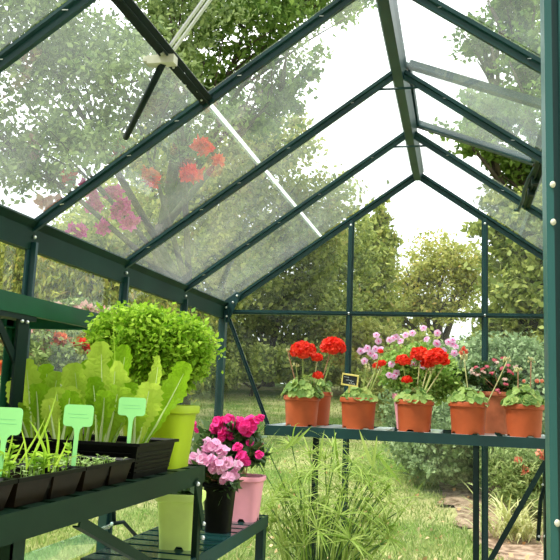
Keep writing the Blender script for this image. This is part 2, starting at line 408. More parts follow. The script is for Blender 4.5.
# casement stay of window_2
m = MB(); a = V((.462, 2.02, rz_(.46) - .02))
m.tube([(.47, 2.0, 1.735), (.455, 2.03, 1.72), (.44, 2.10, 1.70), (.435, 2.2, 1.69), (.435, 2.30, 1.675), (.425, 2.36, 1.655), (.415, 2.38, 1.66)], .0065, 6)
m.build('casement_stay', FRAME, win2, True)
m = MB(); m.box((.448, 2.05, 1.672), (.470, 2.085, 1.70)); m.box((.448, 2.20, 1.672), (.470, 2.23, 1.70)); m.tube([(.459, 2.067, 1.69), (.459, 2.067, 1.73)], .005, 6); m.tube([(.459, 2.215, 1.69), (.459, 2.215, 1.73)], .005, 6)
m.build('stay_peg', BLACKM, win2)

# upright glazing: walls
def wall_bar(parent, p0, p1, inward, w_=.032, name='glazing_bar', mt=None):
    m = MB(); m.ext(tprof(w_, .026), p0, p1, [-c for c in inward]); m.ext([(-.004, 0), (.004, 0), (.004, .006), (-.004, .006)], p0, p1, [-c for c in inward]); return m.build(name, mt or FRAME, parent)
def pane(parent, a, b, mt=None):
    m = MB(); m.box(a, b); return m.build('glass_pane', mt or GL_WALL, parent)
for s, nm in ((-1, 'wall_left'), (1, 'wall_right')):
    W_ = struct(nm); x = s * HW; inn = (-s, 0, 0)
    for k in range(1, NB):
        b = wall_bar(W_, (x, k * BAY, .03), (x, k * BAY, EZ - .05), inn)
        bolts(b, [(x - s * .012, k * BAY, EZ - .062)], 0)
    m = MB(); m.box((x - .015, 0, .01), (x + .015, GY, .05)); m.build('sill_rail', FRAME, W_)
    for k in range(NB):
        z0 = .05
        if s < 0 and k == 2: z0 = .70
        pane(W_, (x + s * .006 - .0015, k * BAY + .004, z0), (x + s * .006 + .0015, (k + 1) * BAY - .004, EZ - .05))
# back wall (gable)
WB = struct('wall_back')
for s in (-1, 1):
    m = MB(); m.box((s * HW - .018, GY - .03, .0), (s * HW + .018, GY + .006, EZ - .02)); m.box((s * HW - s * .018 - .004, GY - .048, 0), (s * HW - s * .018 + .004, GY - .03, EZ - .03)); m.build('corner_post', FRAME, WB)
    m = MB(); m.bar((s * .927, GY - .03, 1.285), (s * .70, GY - .03, .76), .020, .006, (0, 1, 0)); m.bar((s * .927, GY - .036, 1.285), (s * .70, GY - .036, .76), .004, .014, (0, 1, 0)); m.build('knee_brace', FRAME, WB)
    m = MB(); m.add([(s * .965, GY - .034, 1.37), (s * .965, GY - .034, 1.27), (s * .93, GY - .034, 1.27), (s * .87, GY - .034, 1.415), (s * .90, GY - .034, 1.43)] + [(s * .965, GY - .031, 1.37), (s * .965, GY - .031, 1.27), (s * .93, GY - .031, 1.27), (s * .87, GY - .031, 1.415), (s * .90, GY - .031, 1.43)],
        [(0, 1, 2, 3, 4), (9, 8, 7, 6, 5)] + [(i, (i + 1) % 5, 5 + (i + 1) % 5, 5 + i) for i in range(5)]); g = m.build('corner_plate', FRAME, WB)
    bolts(g, [(s * .945, GY - .038, 1.345), (s * .91, GY - .038, 1.372), (s * .94, GY - .038, 1.30), (s * .89, GY - .038, 1.405)], 1, .006)
    wall_bar(WB, (s * .322, GY, .03), (s * .322, GY, rz_(.322) - .02), (0, -1, 0), .030)
bolts(WB, [(s * .322, GY - .024, 1.325) for s in (-1, 1)] + [(s * .322, GY - .022, rz_(.322) - .045) for s in (-1, 1)], 1, .007)
m = MB(); m.box((-HW, GY - .022, 1.314), (HW, GY - .004, 1.336)); m.box((-HW, GY - .030, 1.322), (HW, GY - .022, 1.327)); m.build('cross_rail', FRAME, WB)
m = MB(); m.box((-HW, GY - .02, .01), (HW, GY + .01, .05)); m.build('sill_rail', FRAME, WB)
def gpane(parent, x0, x1, Y):
    """pane under the sloping rafters"""
    m = MB(); xs = [x0, x1] if x0 * x1 >= 0 else [x0, 0, x1]
    f = [(x, 1.336) for x in (x0, x1)] + [(x, rz_(x) - .012) for x in reversed(xs)]; n = len(f)
    m.add([(x, Y, z) for x, z in f] + [(x, Y + .003, z) for x, z in f], [tuple(range(n)), tuple(range(n, 2 * n))[::-1]] + [(i, n + i, n + (i + 1) % n, (i + 1) % n) for i in range(n)])
    m.build('glass_pane', GL_WALL, parent)
for x0, x1 in ((-.947, -.326), (-.318, .318), (.326, .947)):
    if x0 < .3: pane(WB, (x0, GY + .002, .05), (x1, GY + .005, 1.314))
    else: pane(WB, (x0, GY + .002, .66), (x1, GY + .005, 1.314))
    gpane(WB, x0, x1, GY + .002)
# front wall: the doorway we look through
WF = struct('wall_front')
for s in (-1, 1):
    m = MB(); x = s * .290 if s > 0 else -.60
    m.box((x - .011, -.012, 0), (x - .005, .020, 1.86)); m.box((x - .005, -.004, 0), (x + .001, .016, 1.86)); m.box((x + .001, -.016, 0), (x + .006, .018, 1.86)); m.box((x + .006, -.010, 0), (x + .020, .002, 1.86))
    p = m.build('door_post', DOORM, WF)
    if s > 0:
        for z in (1.098, 1.066, .826): mm = MB(); mm.ball((x - .006, -.014, z), .0024, 10, 6, (1, .8, 1.2)); mm.build('bolt', CREAM, p, True)
    m = MB(); m.box((s * HW - .018, -.006, 0), (s * HW + .018, .03, EZ - .02)); m.build('corner_post', FRAME, WF)
pane(WF, (.312, -.002, .05), (.945, .001, 1.36)); pane(WF, (-.945, -.002, .05), (-.622, .001, 1.36))

# louvre windows low in the walls
def louvre(name, org, ax, ln, sgn):
    """org: bottom corner of the frame; ax: direction of the blades; sgn: inward normal"""
    root = struct(name); ax = V(ax); inn = V(sgn); o_ = V(org)
    m = MB()
    for t in (0.012, ln - .012):
        m.bar(o_ + ax * t, o_ + ax * t + V((0, 0, .62)), .024, .03, inn)
        m.bar(o_ + ax * (t + (.03 if t > .1 else -.0)) + inn * .012, o_ + ax * (t + (.03 if t > .1 else 0)) + inn * .012 + V((0, 0, .62)), .016, .008, inn)
    m.bar(o_, o_ + ax * ln, .03, .02, (0, 0, 1)); m.bar(o_ + V((0, 0, .62)), o_ + ax * ln + V((0, 0, .62)), .03, .02, (0, 0, 1)); m.build('louvre_frame', FRAME, root)
    for z in (.10, .22, .34, .46, .56):
        g = MB(); a = o_ + ax * .026 + V((0, 0, z)); b = o_ + ax * (ln - .026) + V((0, 0, z)); g.bar(a, b, .0045, .13, (V((0, 0, 1)) * .75 + inn * .65).normalized()); g.build('glass_blade', GLB, root)
    e = o_ + ax * (ln - .012) + inn * .03
    m = MB(); m.tube([e + V((0, 0, .46)), e + V((0, 0, .385)) + ax * .02], .007, 6); m.tube([e + V((0, 0, .385)), e + V((0, 0, .385)) + ax * .05 + inn * .02, e + V((0, 0, .31)) + ax * .14 + inn * .05], .007, 6)
    m.ball(e + V((0, 0, .31)) + ax * .14 + inn * .05, .011); m.build('louvre_lever', BLACKM, root, True)
    bolts(root, [e + V((0, 0, z)) for z in (.385, .46, .52)], 0, .007)
GLB = glassmat('glass_blade', .03, (.80, .96, .90))
louvre('window_3', (-HW, 2 * BAY, .08), (0, 1, 0), BAY, (1, 0, 0))
louvre('window_4', (.575, GY - .004, .04), (1, 0, 0), .35, (0, -1, 0))
m = MB(); m.bar((.585, GY - .05, .60), (.585, GY - .05, .30), .018, .02, (0, 1, 0)); m.tube([(.575, GY - .06, .56), (.557, GY - .075, .50), (.545, GY - .075, .33)], .009, 6); m.build('vent_lever', BLACKM, WB)
bolts(WB, [(.548, GY - .09, .35), (.572, GY - .075, .35), (.567, GY - .075, .57)], 1, .006)

# ------------------------------------------------------------------ ground
def ground_mat():
    m, n, out = base_mat('lawn'); L = n.links.new; p = n.nodes.new('ShaderNodeBsdfPrincipled'); L(p.outputs[0], out.inputs[0])
    t = n.nodes.new('ShaderNodeTexCoord'); z = n.nodes.new('ShaderNodeTexNoise'); z.inputs['Scale'].default_value = 1.1; z.inputs['Detail'].default_value = 9; z.inputs['Roughness'].default_value = .65
    r = n.nodes.new('ShaderNodeValToRGB'); L(t.outputs['Object'], z.inputs['Vector']); L(z.outputs['Fac'], r.inputs['Fac'])
    r.color_ramp.elements[0].position = .42; r.color_ramp.elements[0].color = (.14, .24, .04, 1)
    r.color_ramp.elements[1].position = .56; r.color_ramp.elements[1].color = (.46, .44, .19, 1)
    L(r.outputs[0], p.inputs['Base Color']); p.inputs['Roughness'].default_value = .95; p.inputs['Specular IOR Level'].default_value = .1
    z2 = n.nodes.new('ShaderNodeTexNoise'); z2.inputs['Scale'].default_value = 40; z2.inputs['Detail'].default_value = 6; L(t.outputs['Object'], z2.inputs['Vector'])
    b = n.nodes.new('ShaderNodeBump'); b.inputs['Strength'].default_value = 1; b.inputs['Distance'].default_value = .03; L(z2.outputs['Fac'], b.inputs['Height']); L(b.outputs[0], p.inputs['Normal'])
    return m
GM = ground_mat()
m = MB(); N = 70; X0, X1, Y0, Y1 = -26, 18, -8, 34
for j in range(N + 1):
    for i in range(N + 1):
        x = X0 + (X1 - X0) * i / N; y = Y0 + (Y1 - Y0) * j / N
        m.v.append((x, y, ground(x, y) - .012))
for j in range(N):
    for i in range(N):
        a = j * (N + 1) + i; m.f.append((a, a + 1, a + N + 2, a + N + 1))
tag(m.build('lawn', GM, None, True), kind='structure')
m = MB(); m.box((-HW - .05, -1.6, -.02), (HW + .05, GY + .04, .008)); tag(m.build('floor', mat('paving', (.30, .28, .24), .9, .2, 5, bump=.3)), kind='structure')
# bare soil of the flower bed
SOILB = mat('bed_soil', (.12, .07, .035), .95, .2, 16, (.42, .30, .20), bump=1.0)
edge = [on_plane(px, py, 2, 0.0) for px, py in ((402, 472), (430, 500), (452, 522), (478, 545), (505, 565), (560, 600))]
edge2 = [on_plane(px, py, 2, 0.0) for px, py in ((760, 600), (700, 540), (660, 500), (610, 475), (520, 466), (430, 464))]
rd = random.Random(3); poly = []
for L_ in (edge, edge2):
    for i in range(len(L_) - 1):
        for t in range(6):
            p = L_[i].lerp(L_[i + 1], t / 6); poly.append((p.x + rd.uniform(-.05, .05), p.y + rd.uniform(-.05, .05)))
    poly.append((L_[-1].x, L_[-1].y))
def inside(x, y):
    c = False; j = len(poly) - 1
    for i in range(len(poly)):
        if (poly[i][1] > y) != (poly[j][1] > y) and x < (poly[j][0] - poly[i][0]) * (y - poly[i][1]) / (poly[j][1] - poly[i][1]) + poly[i][0]: c = not c
        j = i
    return c
m = MB(); gx = .12; xs_ = [p[0] for p in poly]; ys_ = [p[1] for p in poly]; idx = {}
nx = int((max(xs_) - min(xs_)) / gx) + 2; ny = int((max(ys_) - min(ys_)) / gx) + 2
for j in range(ny):
    for i in range(nx):
        x = min(xs_) + i * gx; y = min(ys_) + j * gx
        if y < GY + .3: continue
        if inside(x + gx / 2, y + gx / 2):
            q = []
            for di, dj in ((0, 0), (1, 0), (1, 1), (0, 1)):
                kx = (i + di, j + dj)
                if kx not in idx:
                    xx = min(xs_) + kx[0] * gx; yy = min(ys_) + kx[1] * gx
                    idx[kx] = len(m.v); m.v.append((xx + rd.uniform(-.04, .04), yy + rd.uniform(-.04, .04), ground(xx, yy) + rd.uniform(.0, .035)))
                q.append(idx[kx])
            m.f.append(tuple(q))
tag(m.build('soil_bed', SOILB, None, True), kind='structure')
# grass blades nearest the glass
GRS = leafmat('grass_blade', (.16, .27, .05), (.44, .48, .17), .35, .7, .1, (.60, .54, .30))
rg = np.random.default_rng(4); n = 75000
Dg = 3.9 + 9 * rg.random(n) ** 1.6; ang = rg.uniform(-.12, .66, n)
GX = .21 - np.sin(ang) * Dg; GYy = -.67 + np.cos(ang) * Dg
keep = ((GYy > GY + .1) | (GX < -HW - .1)) & (np.array([not inside(a, b) for a, b in zip(GX, GYy)]))
GX, GYy = GX[keep], GYy[keep]; GZ = np.array([ground(a, b) for a, b in zip(GX, GYy)])
g = cards('lawn_grass', np.stack([GX, GYy, GZ], 1), .05, GRS, None, asp=6, droop=-1.6, seed=8); tag(g, 'short sunlit lawn grass with straw patches', 'grass', kind='stuff')
LV = leafmat('fallen_leaf', (.55, .28, .10), (.72, .52, .30), .2)
rg = np.random.default_rng(5); n = 420; Dg = 4 + 6 * rg.random(n) ** 1.5; ang = rg.uniform(-.12, .3, n)
P = np.stack([.21 - np.sin(ang) * Dg, -.67 + np.cos(ang) * Dg, np.zeros(n)], 1); P = P[P[:, 1] > GY + .2]; P[:, 2] = [ground(a, b) + .03 for a, b, c in P]
tag(cards('fallen_leaves', P, .036, LV, None, asp=1.3, droop=0, seed=3), 'dry fallen leaves scattered over grass and soil', 'leaves', kind='stuff')

# ------------------------------------------------------------------ garden
P_MYR = leafmat('petal_rose_magenta', (.75, .03, .42), (.98, .20, .62), .4)
T_GREY = leafmat('leaf_tree_grey', (.10, .17, .05), (.38, .48, .18), .35, .6, .2)
T_VIV = leafmat('leaf_tree_bright', (.08, .17, .03), (.30, .44, .10), .4, .6, .2)
T_OLV = leafmat('leaf_tree_olive', (.19, .26, .05), (.60, .62, .18), .35, .6, .2, (.45, .36, .12))
T_YEL = leafmat('leaf_tree_yellow', (.26, .30, .06), (.60, .58, .18), .4, .6, .2, (.60, .42, .12))
T_DRK = leafmat('leaf_tree_dark', (.16, .23, .05), (.56, .60, .18), .3, .6, .2)
T_WIL = leafmat('leaf_weeping', (.16, .22, .035), (.56, .55, .11), .35, .6, .2, (.55, .38, .10))
T_GG = leafmat('leaf_grey_green', (.17, .26, .11), (.42, .53, .28), .3, .7, .1)
T_LOW = leafmat('leaf_border', (.15, .24, .06), (.44, .52, .20), .35, .6, .2)
P_ROSE = leafmat('petal_orange', (.80, .14, .03), (.85, .34, .12), .3)
P_PALE = leafmat('petal_pale_pink', (.75, .38, .36), (.85, .62, .55), .3)

tree('broadleaf_tree', 'tall grey-green tree with open crown above the left roof', 'tree', 9.0,
     [(20, 30, 95, 75, .5), (120, 75, 85, 60, 0), (60, 150, 75, 50, -.3), (170, 10, 70, 60, 1), (-60, 110, 90, 90, 0), (190, 130, 60, 45, .6), (-30, -60, 110, 70, 1)], 36000, .085, T_GREY, 185, 70, seed=11,
     flowers=[(P_MYR, 1500, .075, [(120, 208, 11, 8), (94, 204, 8, 9), (76, 230, 12, 6), (130, 222, 7, 6), (90, 188, 8, 8), (105, 228, 8, 5), (112, 192, 7, 6)]), (P_RED, 300, .10, [(190, 172, 9, 8), (203, 147, 7, 8), (152, 180, 5, 4), (70, 178, 5, 4)]), (P_PALE, 260, .09, [(30, 150, 14, 12), (50, 205, 10, 8)]), (P_ROSE, 260, .08, [(118, 152, 12, 10), (150, 176, 8, 6), (218, 160, 5, 6)])], trad=.06)
tree('broadleaf_tree', 'bright green tree showing through the open roof vent', 'tree', 11.5,
     [(250, 20, 70, 50, 0), (320, -20, 80, 45, .5), (200, -40, 90, 60, 0), (290, 80, 42, 34, -.4), (250, 105, 50, 45, .5), (205, 60, 40, 40, 0)], 17000, .11, T_VIV, 150, 70, seed=12, trad=.09)
tree('broadleaf_tree', 'olive green tree behind the middle of the left roof', 'tree', 13.0,
     [(130, 240, 75, 60, 0), (225, 200, 65, 60, .3), (270, 150, 45, 40, 1), (310, 215, 48, 52, .6), (180, 290, 70, 50, 0), (60, 280, 70, 60, 0), (165, 165, 55, 40, .5), (240, 255, 50, 40, 0)], 46000, .11, T_OLV, 170, 60, seed=13, trad=.11)
tree('broadleaf_tree', 'dense olive green tree behind the left half of the gable', 'tree', 14.5,
     [(290, 268, 58, 52, 0), (255, 320, 52, 40, .6), (325, 325, 48, 42, 0), (345, 255, 32, 48, .7), (215, 350, 45, 35, 0)], 30000, .10, T_DRK, 268, 60, seed=14, trad=.11)
tree('broadleaf_tree', 'slim yellow-green tree right of the left gable bar', 'tree', 16.5,
     [(372, 262, 24, 50, 0), (366, 315, 34, 30, 0), (378, 220, 14, 24, 0)], 12000, .13, T_OLV, 374, 60, seed=15)
tree('broadleaf_tree', 'airy yellow-green tree in the middle of the gable', 'tree', 18.0,
     [(440, 262, 36, 30, 0), (412, 285, 24, 26, 0), (470, 280, 28, 34, .5), (432, 305, 40, 24, 0), (400, 315, 26, 20, 0)], 12000, .10, T_YEL, 440, 40, seed=16, shell=.3)
tree('broadleaf_tree', 'dark dense tree behind the right gable pane', 'tree', 9.5,
     [(525, 290, 38, 40, 0), (500, 235, 26, 36, .3), (535, 225, 34, 40, 0), (560, 320, 50, 40, 0), (500, 330, 30, 26, .4), (590, 250, 50, 50, 0)], 22000, .10, T_DRK, 535, 60, seed=17, trad=.13)
tree('broadleaf_tree', 'pale open-crowned tree above the right roof slope', 'tree', 10.5,
     [(500, 110, 42, 36, 0), (540, 60, 44, 50, .3), (478, 140, 34, 28, -.3), (520, 170, 40, 30, 0), (515, 5, 44, 34, .6), (600, 130, 60, 60, 0), (480, 40, 26, 26, .4)], 17000, .10, T_VIV, 560, 50, seed=18, shell=.3, trad=.14)
tree('weeping_tree', 'weeping yellow-green tree outside the left wall', 'tree', 8.0,
     [(60, 262, 46, 32, 0), (95, 282, 40, 34, 0), (15, 270, 40, 45, .3), (140, 300, 42, 32, .5), (185, 320, 34, 28, .8)], 26000, .085, T_WIL, 75, 60, droop=1.6, pull=.25, seed=19, asp=3)
tree('shrub', 'green border shrub with orange blooms below the high shelf', 'shrub', 6.6,
     [(52, 352, 36, 26, 0), (10, 350, 36, 30, .3), (90, 355, 34, 26, .4)], 15000, .055, T_LOW, 52, 40, seed=20, trad=.02,
     flowers=[(P_ROSE, 420, .06, [(57, 340, 11, 6), (47, 344, 5, 5)]), (P_RED, 260, .055, [(82, 347, 7, 5)]), (P_ROSE, 100, .05, [(0, 366, 4, 4)]), (P_PALE, 300, .05, [(43, 325, 7, 5), (40, 352, 4, 6), (28, 330, 4, 6)])])
tree('shrub', 'pale pink flowering shrub outside the left wall', 'shrub', 7.2,
     [(85, 318, 34, 16, 0), (120, 330, 34, 22, .2)], 9000, .055, T_LOW, 90, 40, seed=21, trad=.02, flowers=[(P_PALE, 700, .06, [(85, 314, 22, 8), (60, 310, 8, 5), (110, 318, 10, 7)])])
tree('shrub', 'dark undergrowth shrub beneath the left gable trees', 'shrub', 13.0,
     [(250, 362, 40, 20, 0), (300, 362, 34, 20, .3), (210, 372, 34, 22, -.4)], 12000, .09, T_DRK, 250, 50, seed=22, trad=.03)
tree('shrub', 'orange-tinted shrub behind the left gable bar', 'shrub', 14.0,
     [(352, 340, 34, 26, 0), (385, 350, 28, 24, .3), (360, 372, 40, 18, -.5)], 11000, .10, T_YEL, 355, 50, seed=23, trad=.04)
tree('shrub', 'wide grey-green shrub behind the potted geraniums', 'shrub', 7.6,
     [(440, 395, 42, 46, 0), (490, 372, 44, 34, .3), (535, 385, 40, 42, .2), (480, 425, 56, 32, -.5), (415, 425, 26, 34, 0), (570, 400, 44, 46, 0)], 52000, .055, T_GG, 470, 40, seed=24, trad=.03, shell=.7)
tree('shrub', 'olive shrub at the lawn edge left of the pink pot', 'shrub', 11.0,
     [(390, 385, 24, 30, 0), (415, 365, 26, 34, .3)], 8000, .08, T_OLV, 392, 40, seed=25, trad=.03)
tree('shrub', 'twiggy yellow-green border plant with pink blooms under the bench', 'shrub', 6.5,
     [(515, 472, 30, 28, 0), (545, 482, 28, 34, 0), (575, 484, 26, 32, 0), (520, 496, 26, 16, -.1), (550, 506, 26, 14, -.1)], 14000, .05, T_LOW, 520, 30, seed=26, trad=.012, asp=3.2, shell=.4, flowers=[(P_SALM, 60, .035, [(519, 462, 3, 2), (526, 470, 3, 2.5), (541, 455, 3, 5)])])
tree('shrub', 'low grey-green border plant with white flowers', 'shrub', 7.2,
     [(455, 460, 26, 18, 0), (425, 454, 28, 20, .1), (482, 466, 22, 20, 0), (440, 468, 30, 12, -.1)], 17000, .045, T_GG, 455, 30, seed=27, trad=.012, flowers=[(P_PALE, 40, .04, [(470, 452, 5, 3), (451, 449, 2, 2)])])
tree('hedge', 'long olive hedge closing the far edge of the lawn', 'hedge', 19.5,
     [(x_, 366 + 6 * math.sin(x_), 34, 34, .3 * math.sin(x_ * 3)) for x_ in range(-120, 660, 40)], 36000, .15, T_OLV, 270, 50, seed=28, trad=.03, shell=.3)
# a pale clump of strappy leaves at the bed edge
c0 = on_plane(516, 538, 2, .02); root = empty('grass_clump', c0, 'pale arching strap-leaved clump on the soil bed', 'plant'); rd = random.Random(31); m = MB()
for i in range(150):
    a = rd.uniform(0, 2 * PI); d = V((math.cos(a), math.sin(a), rd.uniform(.7, 2.2)))
    m.leaf((rd.gauss(0, .09), rd.gauss(0, .09), 0), d, (0, 0, 1), rd.uniform(.22, .52), .013, rd.uniform(.6, 1.8), 6, 'strap', .1, rnd=rd)
m.build('leaves', leafmat('leaf_pale_strap', (.42, .46, .14), (.66, .66, .36), .35), root)
# ------------------------------------------------------------------ staging benches
def leg_l(mb, x, y, z0, z1, sx, sy, w_=.034):
    """angle-iron leg, outside corner at (x, y)"""
    mb.box((min(x, x + sx * w_), min(y, y + sy * .003), z0), (max(x, x + sx * w_), max(y, y + sy * .003), z1))
    mb.box((min(x, x + sx * .003), min(y, y + sy * w_), z0), (max(x, x + sx * .003), max(y, y + sy * w_), z1))
def bench(name, label, x0, x1, y0, y1, z, along, slat, gap, legs, rail=.042, mt=None, zleg=0.008, leg_m=None, legw=.034, group=None, zf=None):
    mt = mt or BENCH
    root = empty(name, ((x0 + x1) / 2, (y0 + y1) / 2, zleg), label, 'bench', group)
    c = V(root.location)
    def L_(m_, nm, mat_=None, sm=False):
        m_.v = [tuple(V(v) - c) for v in m_.v]; return m_.build(nm, mat_ or mt, root, sm)
    for nm, a, b in (('front_rail', 0, 0), ('back_rail', 1, 0), ('end_rail', 0, 1), ('end_rail', 1, 1)):
        m_ = MB(); t = .003; lip = .016
        lx = along == 'y'
        side = (b == 0) == lx      # rail that runs along y
        hi = a == 1
        if name != 'slatted_shelf' or True:
            if side:
                X = (x1 if (lx and not hi) or (not lx and hi) else x0); sg = -1 if X == x1 else 1
                m_.box((min(X, X + sg * t), y0, z - rail), (max(X, X + sg * t), y1, z)); A_, B_ = sorted((X + sg * t, X + sg * lip)); m_.box((A_, y0, z - rail), (B_, y1, z - rail + t)); m_.box((A_, y0 + .001, z - .0105), (B_, y1 - .001, z - .0075))
            else:
                Y = (y0 if (not lx and not hi) or (lx and not hi) else y1); sg = 1 if Y == y0 else -1
                m_.box((x0, min(Y, Y + sg * t), z - rail), (x1, max(Y, Y + sg * t), z)); A_, B_ = sorted((Y + sg * t, Y + sg * lip)); m_.box((x0, A_, z - rail), (x1, B_, z - rail + t)); m_.box((x0 + .001, A_, z - .0105), (x1 - .001, B_, z - .0075))
        L_(m_, nm)
    m_ = MB(); t0, t1 = (y0, y1) if along == 'y' else (x0, x1); q = t0 + .006
    while q + slat < t1:
        a0, a1 = ((x0 + .004, q), (x1 - .004, q + slat)) if along == 'y' else ((q, y0 + .004), (q + slat, y1 - .004))
        m_.box((a0[0], a0[1], z - .006), (a1[0], a1[1], z)); 
        if along == 'y':
            m_.box((a0[0], a0[1], z - .014), (a1[0], a0[1] + .002, z - .006)); m_.box((a0[0], a1[1] - .002, z - .014), (a1[0], a1[1], z - .006))
        else:
            m_.box((a0[0], a0[1], z - .014), (a0[0] + .002, a1[1], z - .006)); m_.box((a1[0] - .002, a0[1], z - .014), (a1[0], a1[1], z - .006))
        q += slat + gap
    L_(m_, 'slatted_top', SLAT_GLEAM if along == 'x' else SLAT if mt is FRAME else mt)
    for x, y, sx_, sy_, *rest in legs:
        m_ = MB(); leg_l(m_, x, y, rest[0] if rest else zleg, z - .002, sx_, sy_, rest[1] if len(rest) > 1 else legw); L_(m_, 'leg', leg_m)
    return root, L_
# left bench at working height
b1, L1 = bench('staging_bench', 'long dark green slatted bench along the left glass wall', -.945, -.39, .06, 1.165, .742, 'y', .055, .022,
               [(-.394, 1.161, -1, -1, .008, .020), (-.394, .335, -1, 1), (-.941, 1.161, 1, -1), (-.941, .335, 1, 1)])
m = MB(); m.bar((-.393, .53, .700), (-.393, 1.15, .455), .018, .004, (1, 0, 0)); m.bar((-.399, .53, .700 - .008), (-.399, 1.15, .455 - .008), .003, .012, (1, 0, 0)); L1(m, 'brace')
m = MB(); m.bar((-.386, 1.088, .712), (-.386, 1.155, .60), .020, .004, (1, 0, 0)); L1(m, 'brace')
for p_ in ((-.383, 1.092, .705), (-.383, 1.150, .607), (-.383, 1.149, .575)): m = MB(); m.ball(p_, .0055); L1(m, 'bolt', BOLT, True)
# lower tier, its far end sticks out beyond the bench
b2, L2 = bench('staging_bench', 'lower slatted bench at left holding the pink flower pots', -.635, -.395, 1.03, 1.86, .53, 'y', .05, .018,
               [(-.399, 1.856, -1, -1), (-.399, 1.034, -1, 1), (-.631, 1.856, 1, -1), (-.631, 1.034, 1, 1)], rail=.036, mt=FRAME)
# high shelf
b3, L3 = bench('high_shelf', 'high narrow dark green slatted shelf at the upper left', -.945, -.68, .06, 1.17, 1.103, 'y', .05, .022,
               [(-.945, 1.165, 1, -1, .744), (-.945, .765, 1, 1, .744)], rail=.040, zleg=.744, mt=SHELFG)
m = MB(); m.box((-.690, .770, .744), (-.684, .812, 1.066)); m.box((-.698, .809, .744), (-.690, .812, 1.066)); L3(m, 'leg', BLACKM)
m = MB(); m.bar((-.69, .68, 1.064), (-.69, .78, .965), .018, .005, (1, 0, 0)); L3(m, 'brace', BLACKM)
m = MB(); m.box((-.72, .66, 1.052), (-.682, .835, 1.064)); L3(m, 'bracket', BLACKM)
for y_ in (.775, .795): m = MB(); m.ball((-.679, y_, 1.048), .004); L3(m, 'bolt', BOLT, True)
# back bench across the gable
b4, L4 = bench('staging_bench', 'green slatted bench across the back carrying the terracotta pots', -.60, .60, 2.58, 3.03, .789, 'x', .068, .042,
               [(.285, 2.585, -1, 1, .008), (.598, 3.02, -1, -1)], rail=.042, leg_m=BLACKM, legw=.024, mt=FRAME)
m = MB(); m.bar((.535, 2.575, .70), (.26, 2.575, .19), .020, .006, (0, 1, 0)); L4(m, 'brace', BLACKM)
m = MB(); m.box((-.392, 2.60, .008), (-.366, 2.603, .75)); m.box((-.392, 2.60, .008), (-.389, 2.625, .75)); L4(m, 'leg', BLACKM)

# ------------------------------------------------------------------ pots
def pot_mesh(rb, rt, h, rim=.022, out=.006, n=48, sup=2.0, notch=4, soil=.015, wall=.004):
    """plant pot: tapered, rolled rim, open inside, drainage notches cut in the foot; sup > 3 gives a rounded square"""
    prof = [(rb - .01, .004), (rb, 0), (rb, .012), (rb + (rt - rb) * (1 - rim / h) - .001, h - rim), (rt + out - .003, h - rim), (rt + out, h - rim + .003), (rt + out, h - .003), (rt + out - .002, h), (rt + out - wall, h - .002), (rt - wall, h - rim), (rt - wall - .004, h - soil - .01)]
    m_ = MB()
    for j, (r, z) in enumerate(prof):
        for k in range(n):
            a = 2 * PI * k / n; c, s_ = math.cos(a), math.sin(a)
            f = 1 if sup <= 2 else (abs(c) ** sup + abs(s_) ** sup) ** (-1 / sup)
            zz = z
            if j <= 1 and notch and (k * notch % n) < notch * 3: zz = .009
            m_.v.append((r * f * c, r * f * s_, zz))
    for j in range(len(prof) - 1):
        for k in range(n):
            m_.f.append((j * n + k, j * n + (k + 1) % n, (j + 1) * n + (k + 1) % n, (j + 1) * n + k))
    return m_
def soil_mesh(r, z, sup=2.0, n=40, rnd=random):
    m_ = MB(); m_.v.append((0, 0, z + .004))
    for j in (1, 2, 3):
        for k in range(n):
            a = 2 * PI * k / n; c, s_ = math.cos(a), math.sin(a); f = 1 if sup <= 2 else (abs(c) ** sup + abs(s_) ** sup) ** (-1 / sup)
            m_.v.append((r * j / 3 * f * c, r * j / 3 * f * s_, z + rnd.uniform(-.003, .003)))
    for k in range(n): m_.f.append((0, 1 + k, 1 + (k + 1) % n))
    for j in range(2):
        for k in range(n): a = 1 + j * n; m_.f.append((a + k, a + n + k, a + n + (k + 1) % n, a + (k + 1) % n))
    return m_
def potted(name, label, loc, rb, rt, h, pm, cat='potted plant', group=None, sup=2.0, rim=.022, rz=0, notch=4, out=.004):
    root = empty(name, loc, label, cat, group, rz=0)
    p = pot_mesh(rb, rt, h, rim, out, sup=sup, notch=notch).build('pot', pm, root, False); p.rotation_euler = (0, 0, rz)
    for f in p.data.polygons: f.use_smooth = True
    try:
        p.data.set_sharp_from_angle(angle=math.radians(40))
    except Exception: pass
    s_ = soil_mesh(rt - .004, h - .018, sup).build('soil', SOIL, root); s_.rotation_euler = (0, 0, rz)
    return root

# ------------------------------------------------------------------ flowers
def umbel(parent, c, r, petal, seed, n=150, name='flower_head', flat=.8):
    rd = random.Random(seed); m_ = MB(); c = V(c)
    m_.ball(c - V((0, 0, r * .1)), r * .62, 10, 6, (1, 1, flat))
    for i in range(n):
        z = rd.uniform(-.45, 1); a = rd.uniform(0, 2 * PI); q = math.sqrt(max(0, 1 - z * z)); u = V((q * math.cos(a), q * math.sin(a), z))
        p = c + V((u.x * r, u.y * r, u.z * r * flat)) * rd.uniform(.72, 1.0)
        nn = (u + V((rd.gauss(0, .45), rd.gauss(0, .45), rd.gauss(0, .45)))).normalized()
        m_.disc(p, nn, r * rd.uniform(.13, .21), 7, .35, .08, rd)
    return m_.build(name, petal, parent)
def buds(parent, c, seed, n=10, r=.02, up=1, mt=None, name='bud_cluster'):
    rd = random.Random(seed); m_ = MB(); c = V(c)
    for i in range(n):
        u = V((rd.gauss(0, 1), rd.gauss(0, 1), rd.uniform(-.4, 1.6) * up)).normalized(); e = c + u * r * rd.uniform(.7, 1.3)
        m_.tube([c, e], .0011, 4); m_.ball(e, rd.uniform(.0028, .0045), 6, 4, (1, 1, 1.5))
    return m_.build(name, mt or STEMG, parent, True)
